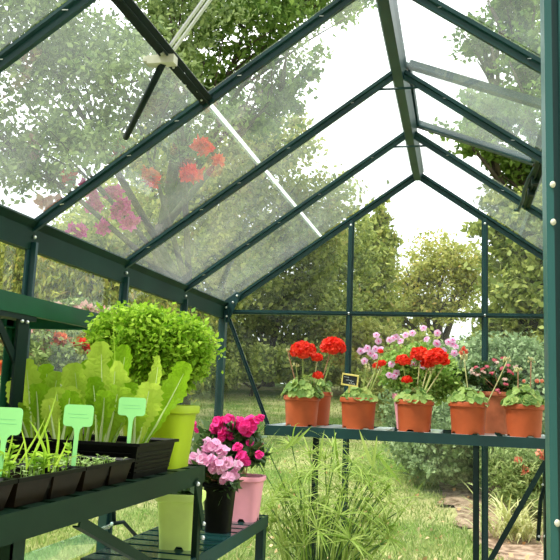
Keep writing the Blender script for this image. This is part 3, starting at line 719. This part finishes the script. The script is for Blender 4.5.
def stem(parent, a, b, r=.0028, bend=(0, 0, 0), mt=None):
    a, b = V(a), V(b); mid = (a + b) / 2 + V(bend); m_ = MB(); pts = []
    for i in range(7):
        t = i / 6; pts.append(a * (1 - t) ** 2 + mid * 2 * t * (1 - t) + b * t * t)
    m_.tube(pts, r, 6); return m_.build('stem', mt or STEMG, parent, True)
def ger_leaves(parent, z0, R, H, n, seed, lm=None, name='foliage', lr=.024, cx=0, cyy=0):
    rd = random.Random(seed); m_ = MB()
    for i in range(n):
        a = rd.uniform(0, 2 * PI); q = math.sqrt(rd.random()); r_ = R * q; hz = H * (1 - q * q * .75) * rd.uniform(.35, 1.15)
        e = V((cx + r_ * math.cos(a), cyy + r_ * math.sin(a), z0 + hz))
        m_.tube([(cx + r_ * .25 * math.cos(a), cyy + r_ * .25 * math.sin(a), z0 - .015), e * .6 + V((cx * .4, cyy * .4, z0 * .4 + .01)), e], .0013, 4, False)
        nn = V((math.cos(a) * q * 1.2 + rd.gauss(0, .35), math.sin(a) * q * 1.2 + rd.gauss(0, .35) - .25, rd.uniform(.5, 1.1)))
        m_.disc(e, nn, lr * rd.uniform(.65, 1.2), 13, .22, .09, rd)
    return m_.build(name, lm or L_GER, parent)
def P(px, py, Y): return on_plane(px, py, 1, Y)
BZ = .789; LOCP = {}
GRP = None
def geranium(label, px, Y, heads, budl, seed, nleaf=85, dx=0, R=.078, H=.085, small=1.0, hh=.130, rt=.082, leafR=.0165):
    x = P(px, 428, Y).x; loc = V((x, Y, BZ)); hh *= small
    root = potted('potted_geranium', label, loc, (.0665) * small, (rt - .006) * small, hh, TERRA, rz=seed * .7)
    ger_leaves(root, hh - .012, R, H, int(nleaf * 1.5), seed, lr=leafR)
    for i, (hx, hy, r, sx_) in enumerate(heads):
        yy = Y + (.035 if i % 2 else -.02); e = P(hx, hy, yy) - loc; b = V((P(sx_, 398, Y).x - loc.x, 0, hh - .01))
        stem(root, b, e - V((0, 0, r * .5)), .0028, ((e.x - b.x) * .1, 0, .01), STEMP if i % 2 else STEMG)
        umbel(root, e, r, P_RED, seed * 10 + i, int(90 + 4200 * r))
    for i, (hx, hy, sx_, mt) in enumerate(budl):
        e = P(hx, hy, Y - .01) - loc; b = V((P(sx_, 398, Y).x - loc.x, 0, hh - .01)); stem(root, b, e, .0024, ((e.x - b.x) * .1, 0, .01), mt); buds(root, e, seed * 7 + i, 9, .014, mt=STEMP)
    return root
geranium('potted geranium with two round red heads, leftmost in front on the back bench', 301, 2.665,
         [(303, 351.5, .054, 303), (317, 358, .026, 312), (318, 376, .024, 312)], [(288, 352, 300, STEMR), (296, 366, 300, STEMG)], 1, 120, R=.085)
g2 = geranium('half hidden terracotta pot behind the leftmost geranium, one red head', 314, 2.86, [(333, 347.5, .056, 320)], [(330, 352, 318, STEMR)], 2, 40, hh=.15)
g3 = geranium('potted geranium with the small chalkboard sign in front', 358, 2.665,
         [(382, 363.5, .019, 366), (377, 366, .020, 360), (380.5, 351.5, .013, 366)], [(379, 371, 366, STEMP), (366, 368, 362, STEMG)], 3, 62, H=.05)
g4 = geranium('potted geranium with wide bright red flower mass and lilac flowers behind', 414.5, 2.665,
         [(403, 361, .032, 410), (420, 355, .042, 416), (436, 358, .048, 420), (428, 364, .030, 418), (407, 380, .023, 412), (444, 362, .025, 420)], [(432, 370, 420, STEMP)], 4, 70, H=.06)
g5 = geranium('potted geranium with faded heads on two pale stalks', 468, 2.665, [], [(464, 358, 470, STEMP), (507, 361, 486, STEMP)], 5, 75, H=.065)
m = MB(); lc = V(g5.location); rd = random.Random(9)
for px_, py_ in ((461, 353), (466, 351), (463, 349)):
    e = P(px_, py_, 2.655) - lc
    for k in range(5): m.disc(e + V((rd.uniform(-.004, .004), 0, rd.uniform(-.004, .006))), (rd.gauss(0, 1), -1, rd.gauss(0, 1)), .008, 6, .5, .1, rd)
m.build('faded_petals', P_SALM, g5)
g7 = geranium('rightmost potted geranium beside the door post, heads gone over', 524, 2.665, [], [(531, 361, 530, STEMR), (518, 371, 518, STEMR)], 7, 95, H=.08, R=.082)
for px_, yy_, r_ in ((537, 2.64, .009), (542, 2.64, .008), (524, 2.6, .007)):
    m = MB(); m.ball(P(px_, 381, yy_) - V(g7.location), r_, 8, 6); m.build('red_bud', P_SALM, g7, True)

# chalkboard sign
sg = P(350, 380, 2.60); rt_ = empty('chalkboard_sign', sg, 'tiny chalkboard with yellow frame and white handwriting stuck in a pot', 'sign'); rt_.rotation_euler = (math.radians(8), math.radians(7), math.radians(-6))
m = MB(); m.box((-.032, -.001, -.021), (.032, .003, .021)); m.build('board', CHALKB, rt_)
m = MB()
for a, b in (((-.036, -.003, .019), (.036, .004, .025)), ((-.036, -.003, -.025), (.036, .004, -.019)), ((-.036, -.003, -.019), (-.031, .004, .019)), ((.031, -.003, -.019), (.036, .004, .019))): m.box(a, b)
m.build('frame', WOODY, rt_)
m = MB(); m.box((-.004, .003, -.085), (.004, .006, -.02)); m.build('stake', WOODY, rt_)
m = MB(); rd = random.Random(5)
for x0, x1, z in ((-.026, -.004, .010), (-.016, .016, -.001), (-.004, .024, -.012)):
    pts = []; x = x0; i = 0
    while x < x1:
        pts.append((x, -.0016, z - (x - x0) * .08 + (.0035 if i % 2 else -.002) * rd.uniform(.5, 1.3))); x += .0022; i += 1
    m.tube(pts, .0008, 4)
m.build('handwriting', CHALKW, rt_)

# lilac trailing geranium in a pink pot, behind
loc = V((P(408, 425, 2.86).x, 2.86, BZ)); rt_ = potted('potted_trailing_geranium', 'bushy lilac-flowered plant in the pink pot on the back bench', loc, .05, .068, .155, PINKPOT)
c = P(418, 371, 2.86) - loc; rd = random.Random(40)
bl = [(c.x, c.y, c.z, .155, .11, .115), (c.x + .01, c.y, c.z + .06, .12, .09, .06), (c.x - .09, c.y, c.z - .01, .07, .07, .07), (c.x + .10, c.y, c.z - .03, .08, .08, .09), (c.x, c.y, c.z - .10, .10, .08, .07)]
cards('foliage', blobpts(bl, 12000, 30, 41, .4), .021, L_VERB, rt_, asp=1.3, seed=42)
m = MB()
for i in range(16):
    a = rd.uniform(0, 2 * PI); m.tube([(0, 0, .14), (c.x * .5 + .03 * math.cos(a), .03 * math.sin(a), .21), (c.x + .12 * math.cos(a), .08 * math.sin(a), c.z + rd.uniform(-.06, .09))], .0016, 4)
m.build('stem', STEMG, rt_)
for i, (px_, py_) in enumerate([(376, 335), (393, 338), (389, 340), (405, 335), (423, 328), (437, 333), (437, 344), (436, 343), (452, 340), (455, 346), (443, 351), (365, 350), (370, 353), (374, 356), (364, 361), (391, 364), (409, 350), (396, 373), (389, 375), (394, 376), (413, 364), (423, 366), (360, 351), (400, 341), (426, 339), (412, 333), (454, 353), (378, 341), (380, 349), (448, 342), (396, 337), (422, 359), (367, 348), (375, 349), (452, 344)]):
    e = P(px_ + .4, py_, 2.86 - .09 + (.0 if 352 < py_ else .05)) - loc; m = MB(); nn = V((rd.gauss(0, .35), -1, rd.gauss(.3, .35))).normalized(); a = nn.orthogonal().normalized(); b = nn.cross(a)
    for k in range(5):
        t = 2 * PI * k / 5 + i; m.disc(e + (a * math.cos(t) + b * math.sin(t)) * .0085, (nn + (a * math.cos(t) + b * math.sin(t)) * .3), .0088, 8, .1, .03, rd)
    f = m.build('flower', P_LILAC, rt_)
    m = MB(); m.disc(e + nn * .0035, nn, .0038, 6, .1, 0, rd); m.build('flower_eye', P_MAG, f)
# fuchsia in the older pot, behind right
loc = V((P(495, 430, 2.87).x, 2.87, BZ)); rt_ = potted('potted_fuchsia', 'dark-leaved plant with small red and pink flowers in the weathered pot', loc, .062, .078, .178, TERRA_OLD, rim=.02)
c = P(488, 376, 2.87) - loc
cards('foliage', blobpts([(c.x - .035, c.y, c.z, .115, .10, .06), (c.x + .06, c.y, c.z - .01, .08, .08, .06), (0, 0, .21, .06, .06, .04)], 2300, 22, 51, .3), .026, L_DARK, rt_, asp=1.8, seed=52)
m = MB()
for i in range(12):
    a = rd.uniform(0, 2 * PI); m.tube([(0, 0, .155), (.05 * math.cos(a), .05 * math.sin(a), .20), (c.x + .11 * math.cos(a), .1 * math.sin(a), c.z + rd.uniform(-.03, .04))], .0015, 4)
m.build('stem', STEMR, rt_)
for i, (px_, py_) in enumerate([(471, 369), (476, 366), (482, 368), (484, 371), (495, 359), (503, 357), (497, 361), (509, 370), (513, 372), (505, 378), (500, 392), (497, 389), (473, 372), (508, 364), (487, 365), (515, 366), (501, 367), (506, 383), (478, 374), (492, 372)]):
    e = P(px_, py_, 2.79) - loc; m = MB()
    for k in range(6): m.leaf(e, (rd.gauss(0, .7), rd.gauss(0, .7), -.6 + rd.gauss(0, .4)), (0, -1, .2), .015, .009, .6, 3, 'ovate', .2, rnd=rd)
    m.build('flower', P_FUCH if i % 3 else P_PALE, rt_)

# ------------------------------------------------------------------ left bench: basil, trays, lettuces, tags
loc = V((-.480, 1.072, .742)); rt_ = potted('potted_basil', 'bushy small-leaved basil in a bright lime-green pot', loc, .064, .078, .142, LIME, sup=5, rim=.02, notch=0)
e = P(149, 349, 1.05) - loc; ex = P(186, 352, 1.02) - loc
bl = [(e.x - .025, e.y, e.z + .03, .105, .10, .07), (e.x + .055, e.y, e.z + .012, .095, .09, .075), (e.x + .01, e.y, e.z - .03, .12, .10, .06), (e.x + .085, e.y, e.z - .025, .055, .06, .055), (e.x - .09, e.y, e.z + .015, .05, .07, .055)]
cards('foliage', np.concatenate([blobpts(bl, 17000, 24, 61, .8), blobpts(bl, 5000, 30, 62, .3)]), .0145, L_BAS, rt_, asp=1.5, seed=62, upbias=1.0)
m = MB(); rd = random.Random(63)
for i in range(46):
    a = rd.uniform(0, 2 * PI); q = rd.uniform(.2, 1); m.tube([(.035 * math.cos(a) * q, .035 * math.sin(a) * q, .12), (e.x * .5 + .05 * math.cos(a) * q, .05 * math.sin(a) * q, .19), (e.x + .11 * math.cos(a) * q, .09 * math.sin(a) * q, e.z + rd.uniform(-.03, .03))], .0018, 5)
m.build('stem', mat('basil_stem', (.20, .20, .07), .7), rt_)
cards('dry_leaves', blobpts([(e.x + .05, 0, .195, .055, .05, .035)], 260, 12, 66, .2), .022, L_BAS, rt_, droop=1.2, seed=67)

def tray(name, label, x0, x1, y0, y1, z0, z1, pm, cells, inset=.012, group=None, rimh=.006, soilz=.014):
    c = V(((x0 + x1) / 2, (y0 + y1) / 2, z0)); root = empty(name, c, label, 'seed tray', group); hx = (x1 - x0) / 2; hy = (y1 - y0) / 2; H = z1 - z0
    m_ = MB()
    def ring(ix, z): return [(-hx + ix, -hy + ix, z), (hx - ix, -hy + ix, z), (hx - ix, hy - ix, z), (-hx + ix, hy - ix, z)]
    rings = [ring(inset + .006, 0), ring(.007, H - rimh), ring(0, H - rimh), ring(0, H), ring(.005, H), ring(.008, H - .004), ring(.010, H - soilz - .01)]
    for r in rings: m_.v += r
    m_.f.append((3, 2, 1, 0))
    for j in range(len(rings) - 1):
        for k in range(4): m_.f.append((j * 4 + k, j * 4 + (k + 1) % 4, j * 4 + 4 + (k + 1) % 4, j * 4 + 4 + k))
    m_.build('tray', pm, root)
    if cells:
        nxc, nyc = cells; m_ = MB()
        for i in range(nxc):
            for j in range(nyc):
                a0 = -hx + 2 * hx * i / nxc; a1 = -hx + 2 * hx * (i + 1) / nxc; b0 = -hy + 2 * hy * j / nyc; b1 = -hy + 2 * hy * (j + 1) / nyc
                t = .004; bt = .012
                lo = [(a0 + bt, b0 + bt, .001), (a1 - bt, b0 + bt, .001), (a1 - bt, b1 - bt, .001), (a0 + bt, b1 - bt, .001)]; hi = [(a0 + t - .0005, b0 + t, H - rimh), (a1 - t + .0005, b0 + t, H - rimh), (a1 - t + .0005, b1 - t, H - rimh), (a0 + t, b1 - t, H - rimh)]
                m_.add(lo + hi, [(3, 2, 1, 0)] + [(k, (k + 1) % 4, 4 + (k + 1) % 4, 4 + k) for k in range(4)])
        m_.build('cells', BROWNCELL, root)
    rd_ = random.Random(int(abs(y0) * 1000)); m_ = MB(); n = 14
    for j in range(n + 1):
        for i in range(n + 1): m_.v.append((-hx + .009 + (2 * hx - .018) * i / n, -hy + .009 + (2 * hy - .018) * j / n, H - soilz + rd_.uniform(-.003, .003)))
    for j in range(n):
        for i in range(n): a = j * (n + 1) + i; m_.f.append((a, a + 1, a + n + 2, a + n + 1))
    m_.build('soil', SOIL, root)
    return root, c, hx, hy, H - soilz
TZ = .742
ta = tray('seed_tray', 'black cell tray with tiny new seedlings, next to the lettuce tray', -.57, -.398, .552, .752, TZ, .785, BLACKPOT, (2, 2), group='cell trays')
tb = tray('seed_tray', 'black cell tray of taller thin seedlings with the middle mint tag', -.57, -.398, .345, .549, TZ, .785, BLACKPOT, (2, 2), group='cell trays')
tc_ = tray('seed_tray', 'black cell tray cut by the photo edge with the leftmost mint tag', -.57, -.398, .135, .342, TZ, .785, BLACKPOT, (2, 2), group='cell trays')
tl = tray('seed_tray', 'large deep black tray holding the lettuces', -.80, -.396, .765, .985, TZ, .812, BLACKPOT, None)
m = MB(); tr_, c, hx, hy, sz = tl
for k in range(5): m.box((-hx + .02, -hy + .010 - k * .0012, .012 + k * .009), (hx - .02, -hy + .013, .014 + k * .009)); m.box((hx - .0155, -hy + .02, .012 + k * .009), (hx - .0125 + k * .0012, hy - .02, .014 + k * .009))
m.build('side_ribs', BLACKPOT, tr_)
# seedlings
def seedlings(T, seed, n, hmin, hmax, kind):
    root, c, hx, hy, sz = T; rd_ = random.Random(seed); m_ = MB()
    for i in range(n):
        x = rd_.uniform(-hx + .015, hx - .015); y = rd_.uniform(-hy + .015, hy - .012); h = rd_.uniform(hmin, hmax)
        tip = (x + rd_.gauss(0, h * .12), y + rd_.gauss(0, h * .12), sz + h); m_.tube([(x, y, sz - .003), tip], .0007 if kind == 0 else .0012, 4, False)
        if kind == 0:
            a = rd_.uniform(0, 2 * PI)
            for k in (0, PI): m_.leaf(tip, (math.cos(a + k), math.sin(a + k), .35), (0, 0, 1), rd_.uniform(.006, .011), .006, .3, 2, 'ovate', .1, rnd=rd_)
        else:
            for k in range(rd_.randint(3, 5)):
                a = rd_.uniform(0, 2 * PI); t = rd_.uniform(.3, 1); p = (x + (tip[0] - x) * t, y + (tip[1] - y) * t, sz + h * t)
                m_.leaf(p, (math.cos(a), math.sin(a), .7), (0, 0, 1), rd_.uniform(.018, .032), .013, .8, 4, 'ovate', .1, rnd=rd_)
    return tag(m_.build('seedlings', L_SEED if kind == 0 else L_BAS, root), kind='stuff')
seedlings(ta, 71, 150, .008, .018, 0); seedlings(tb, 72, 22, .02, .06, 1); seedlings(tc_, 73, 20, .02, .07, 1)
s_ = seedlings(tb, 74, 70, .008, .02, 0); s_.name = 'sprouts'
# long thin grass-like seedlings crossing in front
def blades(T, seed, specs, mt):
    root, c, hx, hy, sz = T; rd_ = random.Random(seed); m_ = MB()
    for (ax_, ay_), (bx_, by_), X, wd in specs:
        a = on_plane(ax_, ay_, 0, X) - c; b = on_plane(bx_, by_, 0, X + .02) - c; a.z = max(sz, a.z); d = b - a
        m_.leaf(a, d + V((0, 0, d.length * .15)), (1, 0, .3), d.length, wd, .3, 7, 'strap', .3, rnd=rd_)
    return m_.build('blade_leaf', mt, root)
blades(tb, 75, [((26, 470), (70, 392), -.44, .006), ((18, 465), (55, 418), -.45, .004), ((50, 475), (74, 440), -.43, .006), ((48, 472), (49, 425), -.44, .010), ((26, 472), (26, 430), -.44, .008), ((52, 472), (66, 417), -.45, .010), ((50, 474), (36, 425), -.46, .012)], L_LET)
blades(tc_, 76, [((2, 470), (20, 428), -.44, .006), ((4, 460), (0, 430), -.47, .006), ((8, 470), (30, 440), -.47, .005)], L_LET)

def lettuce(label, px, py, Y, leaves):
    """leaves: tip pixel, width in pixels, step of the tip towards (-) or away from the camera in metres, foot offset"""
    b = P(px, py, Y); b.z = .742 + tl[4] - .004; k = (Y - CAM.y) / FPX * 1.03; m_ = MB(); rd_ = random.Random(int(px * 7 + py)); ribs = MB()
    for tx, ty, wpx, dy, fo in leaves:
        tip = P(tx, ty, Y + dy) - b; a = V((fo, dy * .15, 0)); d = tip - a; L_ = d.length
        nrm = V((rd_.uniform(-.35, .35), -1, .35)) if dy >= 0 else V((rd_.uniform(-.3, .3), 1, -.3))
        cu = rd_.uniform(-.35, -.15) if dy >= 0 else .3
        side = d.cross(nrm).normalized(); d0 = Quaternion(side, cu * .5) @ d
        n0 = len(m_.v); m_.leaf(a, d0, nrm, L_ * 1.02, wpx * k * 1.15, cu, 24, 'lettuce', rd_.uniform(.1, .5), rd_.uniform(.08, .15), rd_)
        mid = [V(m_.v[n0 + i * 5 + 2]) for i in range(0, 22, 3)]; ribs.tube(mid, [max(.0008, .0042 * (1 - j / 8)) for j in range(len(mid))], 5, False)
    o = m_.build('lettuce_plant', L_LET2, None, True, b); ribs.build('midribs', RIBM, o, True)
    return tag(o, label, 'lettuce', 'lettuces in the large tray')
RIBM = mat('lettuce_rib', (.66, .78, .34), .5, .05, 20, spec=.2)
L_LET2 = leafmat('leaf_lettuce_veined', (.28, .50, .015), (.72, .86, .12), .55, .5, .15)
nn_ = L_LET2.node_tree; z = nn_.nodes.new('ShaderNodeTexVoronoi'); z.feature = 'DISTANCE_TO_EDGE'; z.inputs['Scale'].default_value = 75; t = nn_.nodes.new('ShaderNodeTexCoord'); b_ = nn_.nodes.new('ShaderNodeBump')
b_.inputs['Strength'].default_value = .9; b_.inputs['Distance'].default_value = .004
nn_.links.new(t.outputs['Object'], z.inputs['Vector']); nn_.links.new(z.outputs['Distance'], b_.inputs['Height'])
for q in nn_.nodes:
    if q.type in ('BSDF_PRINCIPLED', 'BSDF_TRANSLUCENT'): nn_.links.new(b_.outputs[0], q.inputs['Normal'])
lettuce('leftmost lettuce, broad rounded upright leaf, in the large tray', 36, 440, .84, [(25, 360, 26, .02, -.01), (45, 364, 22, .04, .0), (9, 382, 14, -.02, -.02), (35, 385, 24, -.03, .01), (56, 372, 20, .03, .01), (16, 405, 16, -.05, -.01)])
lettuce('small lettuce between the leftmost and the tall middle one', 62, 440, .80, [(55, 388, 24, .0, -.01), (70, 392, 22, -.02, .0), (48, 400, 18, -.03, -.01), (80, 400, 18, .02, .01)])
lettuce('tallest lettuce with two high crinkled leaves, in the middle of the large tray', 104, 438, .865, [(100, 343, 27, .01, -.006), (124, 346, 23, .02, .012), (114, 362, 22, -.03, .004), (92, 378, 20, -.02, -.012), (118, 388, 26, -.05, .008), (104, 392, 20, -.06, -.004), (134, 384, 18, .03, .014)])
lettuce('lettuce just left of the tallest one in the large tray', 84, 440, .89, [(72, 364, 27, .0, -.008), (88, 360, 22, .04, .004), (66, 388, 20, -.03, -.01), (94, 384, 22, -.03, .008)])
lettuce('rightmost lettuce, one long leaf reaching toward the basil pot', 136, 438, .87, [(156, 356, 13, .03, .012), (186, 364, 25, .0, .014), (150, 384, 26, -.03, .004), (126, 384, 24, -.02, -.008), (134, 398, 20, -.05, 0)])
# one flower stalk rising
m = MB(); a = P(115, 400, .86); e = P(113, 318, .86); m.tube([a - V((0, 0, .06)), a.lerp(e, .5) + V((.002, 0, 0)), e], [.002, .0014, .0008], 5)
for t in (.75, .85, .95, 1): m.ball(a.lerp(e, t) + V((.003, 0, 0)), .003, 6, 4)
tag(m.build('lettuce_stalk', L_LET), 'thin bolting stalk rising above the tallest lettuce', 'stalk')

# mint plant tags
def plant_tag(label, c, wpx, hpx, ypx, X, rz):
    """c: centre pixel of the plate, ypx: pixel row where the stem enters the soil"""
    ctr = on_plane(c[0], c[1], 0, X); k = (ctr.y - CAM.y) / FPX * 1.03; w_ = wpx * k; h = hpx * k; foot = on_plane(c[0], ypx, 0, X); dz = ctr.z - foot.z + .012
    root = empty('plant_tag', (ctr.x, ctr.y, ctr.z - dz), label, 'plant tag', 'mint green plant tags'); root.rotation_euler = (math.radians(-4), 0, rz)
    r = .18 * h; o_ = []
    for cx_, cz_, a0 in ((w_ / 2 - r, h / 2 - r, 0), (-w_ / 2 + r, h / 2 - r, 90), (-w_ / 2 + r, -h / 2 + r, 180)):
        for q in range(5): t = math.radians(a0 + q * 22.5); o_.append((cx_ + r * math.cos(t), cz_ + r * math.sin(t)))
    s2 = .075 * w_
    o_ += [(-s2 * 2.6, -h / 2), (-s2 * 1.4, -h / 2 - .12 * h), (-s2, -h / 2 - .35 * h), (-s2 * .9, -dz + .01), (0, -dz - .012), (s2 * .9, -dz + .01), (s2, -h / 2 - .35 * h), (s2 * 1.4, -h / 2 - .12 * h), (s2 * 2.6, -h / 2)]
    for q in range(5): t = math.radians(270 + q * 22.5); o_.append((w_ / 2 - r + r * math.cos(t), -h / 2 + r + r * math.sin(t)))
    o_ = [(x, z + dz) for x, z in o_]; n = len(o_); m_ = MB()
    m_.add([(x, -.0007, z) for x, z in o_] + [(x, .0007, z) for x, z in o_], [tuple(range(n)), tuple(range(n, 2 * n))[::-1]] + [(i, n + i, n + (i + 1) % n, (i + 1) % n) for i in range(n)])
    m_.build('plate', TAGM, root)
    m_ = MB()
    for q, (u0, u1) in enumerate(((-.36, .30), (-.30, .36))):
        z = dz + h * (.05 - .16 * q); m_.box((u0 * w_, -.0009, z), (u1 * w_, -.0006, z + h * .025))
    m_.build('printed_line', TAGINK, root)
plant_tag('leftmost mint-green plant tag, partly outside the photo', (4, 421), 36, 29, 476, -.435, math.radians(6))
plant_tag('middle mint-green plant tag standing in the cell tray', (77, 415.5), 32.5, 22.5, 463, -.435, math.radians(4))
plant_tag('rightmost mint-green plant tag standing among the lettuces', (131, 406.5), 29.5, 18.5, 440, -.425, math.radians(2))

# ------------------------------------------------------------------ lower bench pots
LZ = .53
def busy(root, c, blobs, nleaf, lm, lsz, seed, heads, pm, nst=14, h=.1):
    cards('foliage', blobpts(blobs, nleaf, 20, seed, .35), lsz, lm, root, asp=2.0, seed=seed + 1, upbias=.8)
    rd_ = random.Random(seed); m_ = MB()
    for i in range(nst):
        b = blobs[i % len(blobs)]; a = rd_.uniform(0, 2 * PI); m_.tube([(0, 0, h - .02), (b[0] * .5, b[1] * .5, (h + b[2]) / 2), (b[0] + b[3] * .7 * math.cos(a), b[1] + b[4] * .7 * math.sin(a), b[2] + rd_.uniform(-.5, .6) * b[5])], .0022, 5)
    m_.build('stem', STEMR, root)
    for i, (hp, r) in enumerate(heads):
        m_ = MB(); rd2 = random.Random(seed * 3 + i); e = V(hp)
        for k in range(14):
            nn = V((rd2.gauss(0, .6), -1 + rd2.gauss(0, .5), rd2.gauss(.45, .6))).normalized()
            m_.disc(e + nn * r * rd2.uniform(.2, .75), nn + V((rd2.gauss(0, .3), 0, rd2.gauss(0, .3))), r * rd2.uniform(.38, .62), 9, .25, .08, rd2)
        m_.build('flower', pm, root)
loc = V((-.478, 1.245, LZ)); lp = potted('potted_impatiens', 'pale lime-green pot under the bench end with trailing dark leaves', loc, .045, .058, .135, LIME2, sup=5, rim=.02, notch=4, out=.004, rz=.25)
cards('foliage', blobpts([(0, 0, .140, .045, .045, .022)], 160, 14, 91, .3), .035, L_DARK, lp, asp=2, seed=92)
# dark pot with pale pink flowers
loc = V((P(218, 530, 1.50).x, 1.50, LZ)); dk = potted('potted_impatiens', 'pale pink double flowers in the tall black pot on the lower bench', loc, .034, .044, .135, BLACKPOT, sup=4, rim=.012, notch=0, out=.003)
def hd(lst, Y, loc, r): return [((P(x, y, Y + dy) - loc), rr) for x, y, dy, rr in lst]
hs = hd([(214, 447, 0, .021), (205, 452, .0, .019), (222, 453, -.01, .020), (229, 463, -.02, .020), (212, 461, -.03, .021), (203, 461, -.02, .019), (196, 459, 0, .018), (236, 474, 0, .017), (220, 467, -.03, .021), (228, 478, -.03, .018), (214, 470, -.03, .016), (190, 463, .02, .013), (208, 444, .02, .016), (238, 466, 0, .015), (223, 481, -.02, .012)], 1.46, loc, 0)
c = P(212, 468, 1.5) - loc
hs = [(p_, r_ * 1.22) for p_, r_ in hs]
busy(dk, c, [(c.x, .0, c.z, .07, .06, .05), (c.x + .03, 0, c.z - .035, .06, .06, .03), (c.x - .04, 0, c.z - .01, .04, .05, .04)], 650, L_DARK, .036, 101, hs, P_PINK, h=.135)
# pink pot with magenta flowers
loc = V((P(243, 520, 1.73).x, 1.73, LZ)); pk = potted('potted_impatiens', 'bright magenta flowers in the pink pot near the bench corner', loc, .045, .058, .135, PINKPOT, sup=4, rim=.016, notch=4, out=.004)
hs = hd([(220, 424, 0, .022), (228, 421, 0, .020), (215, 429, 0, .017), (224, 433, -.01, .019), (246, 427, -.02, .022), (252, 424, -.01, .020), (240, 424, 0, .018), (258, 420, 0, .015), (248, 433, 0, .017), (231, 438, 0, .014), (243, 457, -.05, .020), (238, 449, -.04, .016), (233, 428, .02, .014), (262, 418, 0, .010), (259, 455, -.03, .013), (250, 444, .0, .012), (194, 425, -.05, .012), (197, 431, -.05, .009), (247, 462, -.05, .012), (222, 438, -.02, .012)], 1.68, loc, 0)
c = P(232, 440, 1.7) - loc
hs = [(p_, r_ * 1.3) for p_, r_ in hs]
busy(pk, c, [(c.x, 0, c.z, .09, .07, .055), (c.x + .055, 0, c.z - .015, .055, .06, .05), (c.x - .075, 0, c.z + .0, .06, .06, .05), (c.x + .03, 0, c.z - .06, .06, .06, .035)], 1300, L_DARK, .037, 111, hs, P_MAG, h=.135, nst=20)

# ------------------------------------------------------------------ umbrella sedge on the floor
loc = V((P(322, 500, 2.02).x, 2.02, .008)); sd_ = empty('umbrella_sedge', loc, 'large arching umbrella sedge with star-shaped leaf tufts', 'potted plant')
pot_mesh(.10, .125, .23, .03, .008).build('pot', BLACKPOT, sd_, True); soil_mesh(.118, .21).build('soil', SOIL, sd_)
rd = random.Random(121); ms = MB(); ml = MB()
tufts = [(270, 455, 0), (292, 446, .05), (315, 470, -.05), (333, 447, .05), (352, 463, 0), (375, 458, .05), (300, 500, -.1), (340, 515, -.15), (362, 500, -.1), (385, 490, 0), (318, 530, -.15), (280, 490, 0), (330, 490, 0), (350, 540, -.18), (305, 545, -.12), (398, 512, .05), (258, 463, .06), (290, 525, -.05), (370, 530, -.05), (345, 480, .1), (310, 455, .12), (325, 460, .0), (275, 520, .1), (390, 540, 0), (340, 500, -.05), (322, 505, .05), (300, 480, .05), (365, 475, .0)]
for k in range(46): tufts.append((rd.uniform(265, 395), rd.uniform(468, 560), rd.uniform(-.1, .12)))
for px_, py_, dy in tufts:
    e = P(px_, py_, 2.02 + dy) - loc; a = V((rd.gauss(0, .03), rd.gauss(0, .03), .205)); mid = a.lerp(e, .5) + V((-(e.x) * .22, 0, .03)); pts = []
    for i in range(7): t = i / 6; pts.append(a * (1 - t) ** 2 + mid * 2 * t * (1 - t) + e * t * t)
    ms.tube(pts, .0022, 5, False); up_ = (pts[-1] - pts[-2]).normalized()
    for i in range(rd.randint(15, 22)):
        t = rd.uniform(0, 2 * PI); o1 = up_.orthogonal().normalized(); o2 = up_.cross(o1); d = (o1 * math.cos(t) + o2 * math.sin(t)) + up_ * rd.uniform(.1, .9)
        ml.leaf(e, d, up_, rd.uniform(.06, .15) * rd.choice((.7, 1, 1.2)), rd.uniform(.003, .0062), rd.uniform(.3, 1.5), 6, 'strap', .4, rnd=rd)
for (ax_, ay_, bx_, by_, wd) in ((372, 466, 358, 430, .012), (373, 468, 377, 436, .010), (380, 458, 402, 488, .011), (318, 470, 324, 430, .010), (292, 446, 312, 428, .010), (340, 480, 333, 428, .009), (285, 450, 303, 431, .010), (262, 452, 250, 470, .008)):
    a = P(ax_, ay_, 2.0) - loc; b = P(bx_, by_, 1.98) - loc; ml.leaf(a, (b - a) + V((0, 0, .01)), (0, -1, .2), (b - a).length, wd, .2, 6, 'strap', .3, rnd=rd)
for k in range(70):
    a = rd.uniform(0, 2 * PI); r_ = rd.uniform(.02, .085); ml.leaf((r_ * math.cos(a), r_ * math.sin(a), .2), (math.cos(a) * rd.uniform(.1, .7), math.sin(a) * .4, 1), (0, -1, .1), rd.uniform(.25, .55), rd.uniform(.004, .008), rd.uniform(.2, 1.1), 8, 'strap', .4, rnd=rd)
ms.build('stem', mat('sedge_stem', (.09, .18, .03), .5), sd_, True); ml.build('leaves', L_CYP, sd_)
